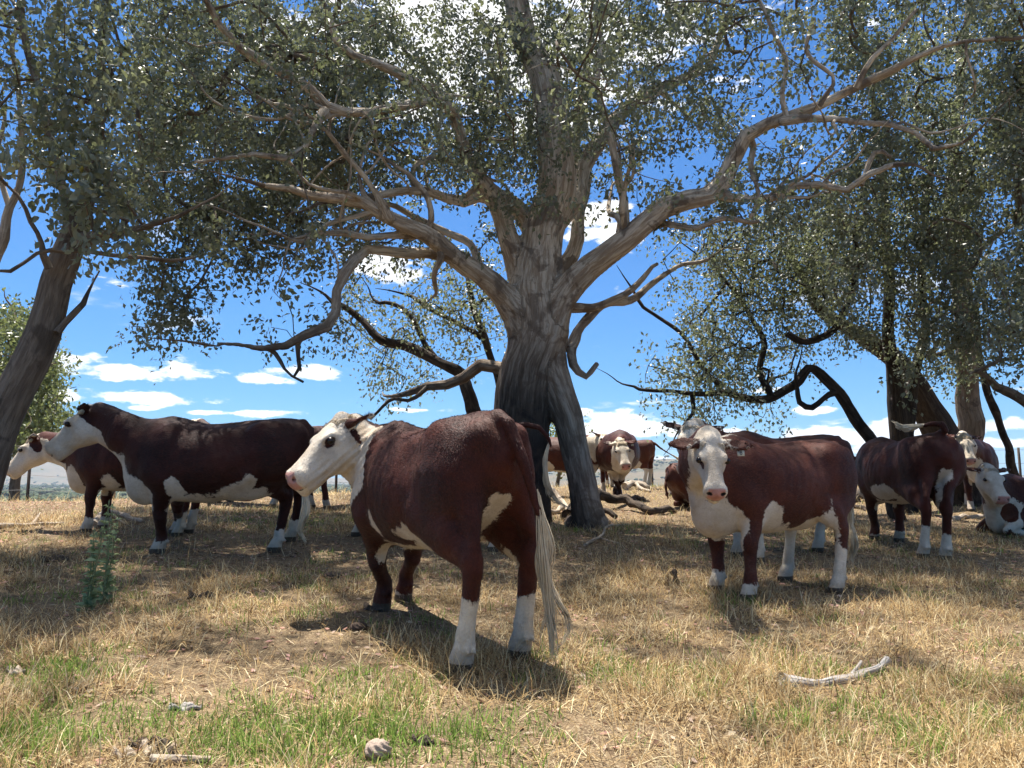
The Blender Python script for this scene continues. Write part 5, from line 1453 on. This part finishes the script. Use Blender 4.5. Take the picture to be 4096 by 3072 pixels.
# 4. cow hidden behind the front cow, only brisket, legs and flicking tail show
f = feetpx((1512, 2235), (1432, 2145), None, None)
make_cow('cow standing behind the front cow, its pale tail flicking out beside the gum trunk', (-.84, 8.5), math.radians(180), 1.0, h=.023, feet=f,
         tail=[(-.84, 0, 1.30), (-.98, .0, 1.34), (-1.14, 0, 1.31), (-1.24, 0, 1.20), (-1.27, 0, 1.10)],
         switch=[(-1.25, 0, 1.15), (-1.20, .02, .95), (-1.22, .02, .72), (-1.30, .02, .52), (-1.50, .02, .42)], poll_l=(1.02, -.1, 1.24), face_l=(.70, -.2, -.66), socks=(.14, .2, .3, .3))
# 5, 6. two cows further back on the left, seen only as legs under the nearer ones
make_cow('cow whose legs show under the belly of the large side-on cow', (-4.35, 12.75), math.radians(162), .95, h=.034, socks=(.2, .2, .35, .35), lift=0)
make_cow('dark cow far behind the front cow head, legs showing in the gap', (-2.75, 12.9), math.radians(60), .95, h=.034, socks=(.1, .2, .2, .15))
# 7. cow behind the fork of the big gum
make_cow('reddish cow behind the slanting gum stem, an ear with a pale tag showing', (1.02, 16.4), math.radians(-12), .96, h=.031, coat=COAT_RED, tagside=(-1,),
         poll_l=(.98, -.05, 1.30), face_l=(.3, -.75, -.55), white=[lambda B, H, F: Ell(B(-.30, -.25, .62), (.2, .15, .14))])
# 8. heavy cow facing the camera under the crown
f = feetpx((2462, 1990), (2478, 1992), (2508, 1978), (2440, 1976))
make_cow('broad cow facing the viewer with crossed forelegs and a tagged ear beside the gum', (2.20, 16.3), math.radians(-88), 1.04, h=.020, feet=dict(FL=f['FL'], FR=f['FR'], HL=None, HR=None),
         poll=W(2482, 1772, 15.25), face=(.12, -.55, -.82), hup=(0, -.4, .9), width=1.22, tagside=(1,), socks=(.0, .05, .3, .3), forelock=220, tuftlen=.09,
         white=[lambda B, H, F: Ell(B(.80, 0, .72), (.2, .20, .22))], brown=[lambda B, H, F: Ell(B(.72, 0, 1.16), (.28, .42, .24)), lambda B, H, F: Ell(B(.55, .35, .9), (.3, .16, .4)), lambda B, H, F: Ell(B(.55, -.35, .9), (.3, .16, .4))])
# 9. cow behind, tail stretched out
make_cow('cow beyond the broad cow, thin dark tail stretched out to the right', (2.98, 20.6), math.radians(148), .93, h=.031,
         tail=[(-.84, 0, 1.28), (-.95, 0, 1.24), (-1.05, -.05, 1.14), (-1.20, -.12, 1.02), (-1.38, -.2, .90)],
         switch=[(-1.34, -.18, .93), (-1.5, -.26, .82), (-1.68, -.33, .72), (-1.8, -.4, .66)], socks=(.2, .2, .55, .55), coat=COAT_RED,
         white=[lambda B, H, F: Ell(B(-.45, .2, .66), (.2, .2, .16))])
# 10. lying cow in the grass
make_cow('cow lying in the grass with its reddish back to the viewer, behind the white-faced cow', (3.62, 14.2), math.radians(18), .92, h=.031, lying=True, coat=COAT_RED,
         poll_l=(1.1, 0, .86), face_l=(.8, 0, -.5), tail=[(-.84, 0, 1.26), (-.95, .0, 1.12), (-1.02, -.05, .9), (-1.0, -.1, .66)], switch=False)
# 11. white-faced cow looking at the camera
f = feetpx((2998, 2400), (2868, 2362), (3352, 2372), (3145, 2325))
make_cow('red-brown cow staring at the viewer, white face and chest, numbered ear tag', (2.24, 6.74), math.radians(-152), .975, h=.0150, feet=f,
         hs=.82, lift=-.02, poll=W(2843, 1772, 5.70), face=(-.045, -.50, -.85), hup=(0, -.6, .7), neck_mid=(.90, .06, 1.12), width=.94,
         white=[lambda B, H, F: Sweep([(B(.88, -.02, 1.06), .05), (B(.86, 0, .86), .09, .10), (B(.72, 0, .68), .22, .27), (B(.55, .05, .60), .18, .25)]),
                lambda B, H, F: Ell(B(.28, .28, .62), (.12, .16, .16)), lambda B, H, F: Sweep([(B(.2, .22, .50), .08, .2), (B(-.1, .25, .50), .07, .2), (B(-.40, .26, .60), .10, .16)]),
                lambda B, H, F: Sweep([(B(-.40, .24, .76), .08, .08), (F['HL']+np.array([.08, .03, .45]), .10), (F['HL']+np.array([.03, 0, .2]), .11)]),
                lambda B, H, F: Sweep([(B(-.40, -.20, .66), .16), (F['HR']+np.array([.0, 0, .40]), .16)]),
                lambda B, H, F: Sweep([(F['FL']+np.array([.04, -.10, .66]), .08), (F['FL']+np.array([.0, -.075, .42]), .035)]), lambda B, H, F: Sweep([(B(.6, 0, 1.34), .03), (B(.44, 0, 1.35), .03)])],
         brown=[lambda B, H, F: Ell(H(.208, .168, -.030), (.070, .098, .044), R=head_frame(np.zeros(3), (-.045, -.50, -.85), (0, -.6, .7)) @ np.array([[math.cos(math.radians(-152)), -math.sin(math.radians(-152)), 0], [math.sin(math.radians(-152)), math.cos(math.radians(-152)), 0], [0, 0, 1]])), lambda B, H, F: Ell(H(.208, -.168, -.030), (.066, .098, .040), R=head_frame(np.zeros(3), (-.045, -.50, -.85), (0, -.6, .7)) @ np.array([[math.cos(math.radians(-152)), -math.sin(math.radians(-152)), 0], [math.sin(math.radians(-152)), math.cos(math.radians(-152)), 0], [0, 0, 1]])), lambda B, H, F: Ell(F['FL']+np.array([0, .04, .30]), (.1, .1, .13)),
                lambda B, H, F: Ell(F['HL']+np.array([.1, .08, .47]), (.03, .06, .022))],
         socks=(.13, .17, .36, .40), hair=36000, tagside=(1,), tagmark=True, ears=((.05, -.25), (-.02, -.25)), coat=coat_material('hereford_coat_chestnut', red=(.092, .022, .010), dark=(.034, .008, .005)),
         switch=[(-.985, .0, .86), (-1.0, .0, .66), (-.99, .04, .42), (-.97, .03, .18)], tuftlen=.045, forelock=260, wrinkle=.002, belly=1.04)
# 12. its neighbour, poll and ears over the first one's head
make_cow('cow hidden behind the staring cow, pale poll and brown ears rising over its head', (2.95, 8.55), math.radians(-158), 1.0, h=.023,
         poll=W(2768, 1712, 7.95), face=(-.25, -.55, -.8), hup=(0, -.3, .9), ears=((.1, 0), (.12, 0)), tuftlen=.07)
# 13. dark cow from behind on the right
f = feetpx((3500, 2158), (3598, 2168), (3696, 2232), (3782, 2240))
make_cow('dark cow seen from behind with its pale tail flipped up over its back', (4.84, 9.6), math.radians(93), 1.01, h=.015, feet=f, poll_l=(1.08, -.16, 1.10), face_l=(.5, -.1, -.85),
         tail=[(-.80, 0, 1.33), (-.90, -.01, 1.36), (-.90, .02, 1.43), (-.80, .07, 1.45), (-.70, .12, 1.43)],
         switch=[(-.74, .10, 1.44), (-.64, .20, 1.43), (-.54, .29, 1.43), (-.50, .33, 1.50)],
         white=[lambda B, H, F: Ell(B(-.08, .34, .62), (.28, .16, .15)), lambda B, H, F: Sweep([(B(-.88, -.02, 1.10), .015), (B(-.86, -.02, .92), .06), (B(-.80, -.03, .76), .10), (F['HR']+np.array([0, .06, .46]), .05)])],
         socks=(.07, .16, .33, .30), ears=((0, 0), (0, 0)), hair=16000)
# 14. cow behind it, facing the camera
make_cow('brown cow facing the viewer beside the dark trunk, behind the cow with the flipped tail', (9.25, 15.4), math.radians(-118), 1.0, h=.023,
         poll=W(3857, 1748, 14.2), face=(-.12, -.55, -.82), hup=(0, -.4, .9), tuftlen=.07, socks=(.1, .2, .3, .3),
         white=[lambda B, H, F: Ell(B(.78, 0, .72), (.2, .26, .22))])
# 15. lying cow at the right edge
make_cow('cow lying beside the dark trunks, white face with cream curls turned to the viewer', (7.72, 11.45), math.radians(-168), .98, h=.023, lying=True, coat=COAT_RED,
         poll=W(3955, 1880, 10.7), face=(-.06, -.68, -.72), hup=(0, -.3, .9), tuftlen=.07, forelock=220,
         white=[lambda B, H, F: Ell(B(.7, .1, .75), (.3, .3, .3)), lambda B, H, F: Ell(B(.1, .33, .8), (.14, .1, .2)), lambda B, H, F: Ell(B(-.3, .3, 1.0), (.3, .1, .08))],
         brown=[lambda B, H, F: Ell(B(.72, .24, .80), (.12, .1, .14)), lambda B, H, F: Ell(B(.45, .3, .75), (.14, .14, .2))], ears=((.02, 0), (.02, 0)))
print('herd', round(time.time()-TQ, 1), 's')
lap('d_herd')
# ------------------------------------------------------------------ fences, fallen wood, bark, the weed
WIRE = plain('fence_wire', (.22, .21, .20), .5, .5); PICKET = plain('steel_picket', (.06, .045, .04), .7, .3); WOODPOST = plain('wood_post', (.30, .24, .18), .9, .1, nscale=8)
def fence(pts, n, label, hgt=1.18, wires=4, wood=()):
    P0 = np.array(pts[0]); rt = empty('wire_fence', (pts[0][0], pts[0][1], gz(*pts[0]))); off = np.array(rt.location); tag(rt, label, 'fence')
    xs = np.interp(np.linspace(0, len(pts)-1, n), range(len(pts)), [p[0] for p in pts]); ys = np.interp(np.linspace(0, len(pts)-1, n), range(len(pts)), [p[1] for p in pts])
    gr = [gz(a, b) for a, b in zip(xs, ys)]
    for k in range(n):
        r = .016; z = gr[k]; c = np.array([xs[k], ys[k], z])-off
        if k in wood:
            V, F, A = tube_mesh([np.array([[c[0], c[1], c[2]-.2, .075], [c[0]+.01, c[1], c[2]+hgt*.6, .07], [c[0], c[1], c[2]+hgt, .065]])], sides=10, rough=.1)
            link('post', np_mesh('post', V, F, mats=(WOODPOST,)), rt)
        else:   # a Y-shaped steel picket
            V, F = [], []
            for q in range(3):
                a = q*2.094+.5; dx, dy = math.cos(a)*.034, math.sin(a)*.034; nx, ny = -math.sin(a)*.004, math.cos(a)*.004; b = len(V)
                for zz in (-.2, hgt+.05):
                    V += [c+[nx, ny, zz], c+[dx+nx, dy+ny, zz], c+[dx-nx, dy-ny, zz], c+[-nx, -ny, zz]]
                F += [[b+i, b+(i+1) % 4, b+4+(i+1) % 4, b+4+i] for i in range(4)]+[[b+4, b+5, b+6, b+7]]
            link('post', np_mesh('post', np.array(V), np.array(F), smooth=False, mats=(PICKET,)), rt)
    for w in range(wires):
        zz = hgt*(1-.26*w)
        P = []
        for k in range(n-1):
            for q in range(4):
                t = q/4; P.append([xs[k]*(1-t)+xs[k+1]*t, ys[k]*(1-t)+ys[k+1]*t, gr[k]*(1-t)+gr[k+1]*t+zz-.03*math.sin(math.pi*t), .0035])
        P.append([xs[-1], ys[-1], gr[-1]+zz, .0035])
        P = np.array(P); P[:, :3] -= off
        V, F, A = tube_mesh([P], sides=4); link('wire', np_mesh('wire', V, F, mats=(WIRE,)), rt)
fence([(2.0, 25.0), (4.35, 24.0), (8.0, 20.5), (11.5, 17.5), (16, 15.5)], 9, 'plain wire fence on steel pickets along the ridge behind the right-hand trunks')
fence([(-13, 14.6), (-9, 15.2), (-6.1, 16.3), (-3, 18.5), (0, 22)], 10, 'plain wire fence dipping over the crest behind the side-on cows', hgt=1.1, wood=(3,))

WEATHERED = bark_material('weathered_wood', (0.50, 0.47, 0.43), (0.30, 0.27, 0.24), (0.10, 0.09, 0.08), streak=.6)
DRIFT = bark_material('pale_deadwood', (0.55, 0.47, 0.37), (0.36, 0.29, 0.22), (0.16, 0.12, 0.09), streak=.5)
DARKW = bark_material('dark_deadwood', (0.12, 0.092, 0.07), (0.065, 0.05, 0.038), (0.025, 0.02, 0.016))
def gpath(pts, r0, r1, lift=0.0, n=None):
    """rows of photo pixels on the ground (x, y[, extra height]) -> path"""
    out = []; m = len(pts)
    for i, p in enumerate(pts):
        g = G(p[0], p[1]); r = r0+(r1-r0)*i/(m-1)
        out.append([g.x, g.y, g.z+r*.75+lift+(p[2] if len(p) > 2 else 0), r])
    return np.array(out)
def branch(name, label, cat, main, side=(), mat=None, rough=.25, jag=True, group=None):
    o0 = main[0]; rt = empty(name, (o0[0], o0[1], gz(o0[0], o0[1]))); off = np.array(rt.location); tag(rt, label, cat, group)
    for i, m in enumerate([main]+list(side)):
        P = smooth_path(m, max(.03, m[:, 3].max()*.8)); 
        wob = np.stack([vnoise(P[:, :3], 6, 5)-.5, vnoise(P[:, :3], 6, 6)-.5, vnoise(P[:, :3], 6, 7)-.5], 1); P[1:, :3] += wob[1:]*P[:, 3].max()*.9
        P[:, :3] -= off
        V, F, A = tube_mesh([P], sides=12, rough=rough)
        if i == 0: P0 = P
        # end cap at the thick end
        ns = 12; F = F+[np.array([[k, 0, (k+1) % ns] for k in range(1, ns-1)])[:, ::-1]]
        link('log' if i == 0 else 'side_branch', np_mesh('wood', V, F, dict(along=A), mats=(mat,)), rt)
    return rt
branch('fallen_branch', 'weathered grey branch lying in the dry grass in front of the staring cow', 'branch',
       gpath([(3120, 2735), (3200, 2740), (3300, 2738), (3400, 2722), (3480, 2700, .01), (3550, 2672, .03)], .036, .022, lift=-.012), [gpath([(3400, 2722, .01), (3430, 2700, .03), (3445, 2688, .05)], .014, .008)], mat=WEATHERED, rough=.6)
branch('fallen_limb', 'dark fallen limb lying in front of the gum, beside its slanting stem', 'branch',
       gpath([(2270, 2085), (2340, 2062, .12), (2430, 2040, .18), (2500, 2040, .12), (2600, 2060, .02), (2700, 2052)], .11, .05),
       [gpath([(2330, 2065, .1), (2400, 2075, .10), (2470, 2085, .03)], .07, .04), gpath([(2290, 2090), (2330, 2110), (2400, 2150)], .07, .025), gpath([(2440, 2040, .15), (2530, 2010, .06), (2580, 2000, 0)], .06, .03)], DARKW)
branch('dead_branch', 'pale crooked dead branch leaning against the foot of the blackened trunk', 'branch',
       gpath([(2420, 2095), (2340, 2078, .02), (2265, 2050, .05), (2215, 2035, .25), (2170, 2030, .42), (2120, 2028, .55)], .06, .03),
       [gpath([(2250, 2050, .06), (2200, 2060, .05), (2140, 2062, .22)], .045, .02), gpath([(2210, 2040, .25), (2170, 2050, .18), (2130, 2050, .12)], .035, .015)], DRIFT)
branch('fallen_stick', 'long pale stick lying on the sunny crest at the left edge', 'stick',
       gpath([(-40, 2118), (60, 2112), (140, 2103), (255, 2100)], .035, .02), [gpath([(120, 2105), (150, 2090, .05), (160, 2084, .1)], .02, .008)], DRIFT)
branch('fallen_stick', 'thick pale stick lying behind the forelegs of the smaller cow', 'stick', gpath([(370, 2110), (450, 2068, .03), (520, 2078), (575, 2090)], .045, .025), [gpath([(450, 2070, .02), (480, 2085), (500, 2100)], .02, .01)], DRIFT)
branch('fallen_stick', 'thin forked stick in the grass between the legs of the large side-on cow', 'stick', gpath([(740, 2072), (770, 2062, .02), (805, 2050, .04)], .022, .010), [gpath([(760, 2066, .01), (775, 2050, .08), (790, 2035, .16)], .014, .006)], DRIFT)
branch('fallen_log', 'short pale log lying on the crest behind the broad cow', 'log', gpath([(2500, 1960, .02), (2540, 1958, .08), (2600, 1962, .02)], .10, .06), [gpath([(2540, 1958, .1), (2575, 1965, .02), (2600, 1970)], .05, .03)], DRIFT)
branch('fallen_log', 'dark log lying in the shade between the staring cow and the dark cow', 'log', gpath([(3380, 2010), (3440, 2004, .03), (3500, 1998, .03), (3600, 1990)], .13, .09), [gpath([(3400, 2030), (3450, 2040), (3480, 2050)], .05, .03)], DARKW)
branch('fallen_log', 'grey log lying in shade to the right of the dark cow', 'log', gpath([(3800, 2085), (3870, 2075), (3950, 2074), (4010, 2080)], .05, .035), (), DRIFT)
branch('fallen_stick', 'forked dead stick sticking out of the grass by the lying cow', 'stick', gpath([(2670, 1985), (2695, 1972, .12), (2712, 1965, .35)], .05, .02), [gpath([(2690, 1972, .1), (2670, 1970, .2)], .03, .01)], DARKW)
branch('fallen_stick', 'thin curved stick lying in shade in front of the dark fallen limb', 'stick', gpath([(2340, 2185), (2400, 2160, .03), (2440, 2120, .05), (2520, 2100)], .020, .010), [gpath([(2400, 2160, .02), (2450, 2170), (2480, 2175)], .012, .006)], DRIFT)
branch('fallen_stick', 'pale half-buried stick at the bottom edge of the view', 'stick', gpath([(600, 3062), (700, 3052), (840, 3045)], .022, .012), (), DRIFT)
# bark pieces: curved slabs with ragged ends
def bark_piece(label, px, py, L, Wd, mat, rz, tilt=0.0, group=None, name='bark_piece', lift=.01):
    g = G(px, py); rt = empty(name, (g.x, g.y, g.z+lift), rz); rt.rotation_euler = (0, tilt, rz); tag(rt, label, 'bark', group)
    r_ = np.random.default_rng(int(px)); nu, nv = 12, 7
    for part in range(1):
        u, v = np.meshgrid(np.linspace(-1, 1, nu), np.linspace(-1, 1, nv), indexing='ij')
        wv = Wd*.5*(1-.25*u**4+.12*r_.normal(0, 1, nu)[:, None]*.5)
        X_ = u*L*.5+.04*L*r_.normal(0, 1, nv)[None]*(np.abs(u) > .95); Y_ = v*wv; Z_ = Wd*.30*(1-v**2)+.012*np.sin(u*5+v*2)+r_.normal(0, .003, u.shape)
        top = np.stack([X_, Y_, Z_], -1).reshape(-1, 3); bot = top-np.array([0, 0, .012+Wd*.04])
        ii = np.arange(nu*nv).reshape(nu, nv); N = nu*nv
        F = np.stack([ii[:-1, :-1], ii[1:, :-1], ii[1:, 1:], ii[:-1, 1:]], -1).reshape(-1, 4)
        rim = list(ii[0])+list(ii[1:, -1])+list(ii[-1, -2::-1])+list(ii[-2:0:-1, 0])
        R4 = np.array([[rim[k], rim[(k+1) % len(rim)], rim[(k+1) % len(rim)]+N, rim[k]+N] for k in range(len(rim))])
        V = np.concatenate([top, bot]); A = np.stack([V[:, 1], V[:, 0], V[:, 2]], 1)
        link('slab', np_mesh('slab', V, np.concatenate([F, F[:, ::-1]+N, R4]), dict(along=A), mats=(mat,)), rt)
bark_piece('dark weathered slab of wood in the grass in front of the large side-on cow', 812, 2392, .20, .09, DARKW, .1)
bark_piece('brown bark curl in the grass at the left edge of the view', 60, 2692, .11, .05, DRIFT, -.5)
bark_piece('grey strip of bark lying in the green grass under the tall stalks', 740, 2838, .14, .035, WEATHERED, .05)
bark_piece('black piece of bark standing on end before the white-faced cow', 2702, 2335, .13, .06, DARKW, .3, 1.3, lift=.05)
bark_piece('dark lump of bark in the shade beneath the front cow', 1500, 2440, .16, .10, DARKW, -.3)
bark_piece('dark brown bark chip lying by the bottom edge among green tufts', 1690, 2975, .09, .04, DARKW, -.2)
bark_piece('reddish bark curl in the shade at the far left of the paddock', 215, 2245, .22, .12, DARKW, .8)
for k, (px, py, rz) in enumerate([(560, 2985, .4), (600, 3010, -.6), (640, 2990, 1.2), (500, 3025, .1), (670, 3020, -1.0)]):
    bark_piece('crumbling brown bark flake in the little heap near the bottom edge', px, py, .09, .05, DRIFT if k % 2 else DARKW, rz, .25*(k % 3), group='bark flakes heaped near the bottom edge')
# dry dung pats
def dung(label, px, py, r, mat, h=.5):
    g = G(px, py); me = ico(1.0, 4); n = len(me.vertices); co = np.zeros(n*3, np.float32); me.vertices.foreach_get('co', co); co = co.reshape(-1, 3)
    f = (1+.35*(fnoise(co+px, 2.2, 3)-.5)+.10*np.sin(np.arctan2(co[:, 1], co[:, 0])*7+co[:, 2]*9))[:, None]
    co = co*f*np.array([r, r*.85, r*h]); me.vertices.foreach_set('co', co.ravel().astype(np.float32)); me.update(); me.materials.append(mat)
    o = link('dung_pat', me, None, (g.x, g.y, g.z+r*h*.6)); tag(o, label, 'dung')
DUNG = plain('dry_dung', (.25, .18, .13), .95, .1, (.42, .34, .28), 60, bump=.8); DUNG2 = plain('old_dung', (.09, .065, .05), .95, .1, nscale=40, bump=.8)
dung('wrinkled grey-brown dung lump at the bottom edge left of centre', 1512, 3025, .052, DUNG, .75)
dung('dark dung pat in the grass before the front cow', 1435, 2520, .055, DUNG2, .55)
dung('flat dark dung pat under the front cow head', 1330, 2310, .07, DUNG2, .4)
# thistle-like weed on the left
WEED = vcol_material('weed_leaves', trans=.3)
def weed(px, py, h, label, stems=5, seed=0):
    g = G(px, py); rt = empty('tall_weed', g); tag(rt, label, 'weed'); r_ = np.random.default_rng(seed)
    Vl, Tn = [], []; 
    for s in range(stems):
        top = np.array([r_.normal(0, .07), r_.normal(0, .06), h*r_.uniform(.68, 1.05)]); b0 = np.array([r_.normal(0, .025), r_.normal(0, .025), -.03])
        P = smooth_path(np.array([[*b0, .006], [*(b0*.5+top*.5+r_.normal(0, .02, 3)), .0045], [*top, .002]]), .05)
        V, F, A = tube_mesh([P], sides=5); link('stem', np_mesh('stem', V, F, mats=(plain('weed_stem', (.20, .23, .11)) if s == 0 and seed == 0 else bpy.data.materials['weed_stem'],)), rt)
        for q in range(85):
            t = r_.random(); c = P[int(t*(len(P)-1)), :3]+r_.normal(0, .004, 3)
            a = nrm(np.array([r_.normal(), r_.normal(), r_.uniform(.3, 1.3)])); L = r_.uniform(.03, .085)*(1.35-.75*t); b = nrm(np.cross(a, r_.normal(0, 1, 3)))*L*.17
            Vl += [c, c+a*L*.5+b, c+a*L+np.array([0, 0, -.018]), c+a*L*.5-b]; k = r_.random(); Tn += [np.array([.16, .23, .11])*(1-k)+np.array([.38, .46, .25])*k]*4
    V = np.array(Vl); F = np.arange(len(V)).reshape(-1, 4)
    tag(link('leaves', np_mesh('leaves', V, F, dict(tone=np.array(Tn)), smooth=False, mats=(WEED,)), rt), kind='stuff')
weed(350, 2440, .78, 'tall green weed standing in front of the smaller cow, left of its pair', 4, 0)
weed(425, 2410, .86, 'tall green weed with the highest tip, right of its pair before the side-on cow', 3, 1)
# a small bird or two on the wing, far off
BIRD = plain('bird_feathers', (.03, .03, .03), .8, .2)
q = W(281, 1553, 30)
V = np.array([[-.10, 0, 0], [0, .02, .012], [.12, 0, .0], [0, -.02, .012], [0, 0, -.02], [.02, .30, .05], [-.05, .28, .05], [.05, .03, .01], [-.05, .03, .01], [.02, -.30, .05], [-.05, -.28, .05], [.05, -.03, .01], [-.05, -.03, .01]])
F = [np.array([[0, 1, 4], [1, 2, 4], [2, 3, 4], [3, 0, 4], [0, 3, 1], [1, 3, 2]]), np.array([[7, 5, 6, 8], [12, 10, 9, 11]])]
bd_ = link('bird', np_mesh('bird', V, F, smooth=False, mats=(BIRD,)), None, q[:]); bd_.rotation_euler = (0, 0, 1.4); tag(bd_, 'small dark bird gliding in the blue beside the leaning tree', 'bird')
print('all', round(time.time()-T0, 1), 's')
lap('h_things')
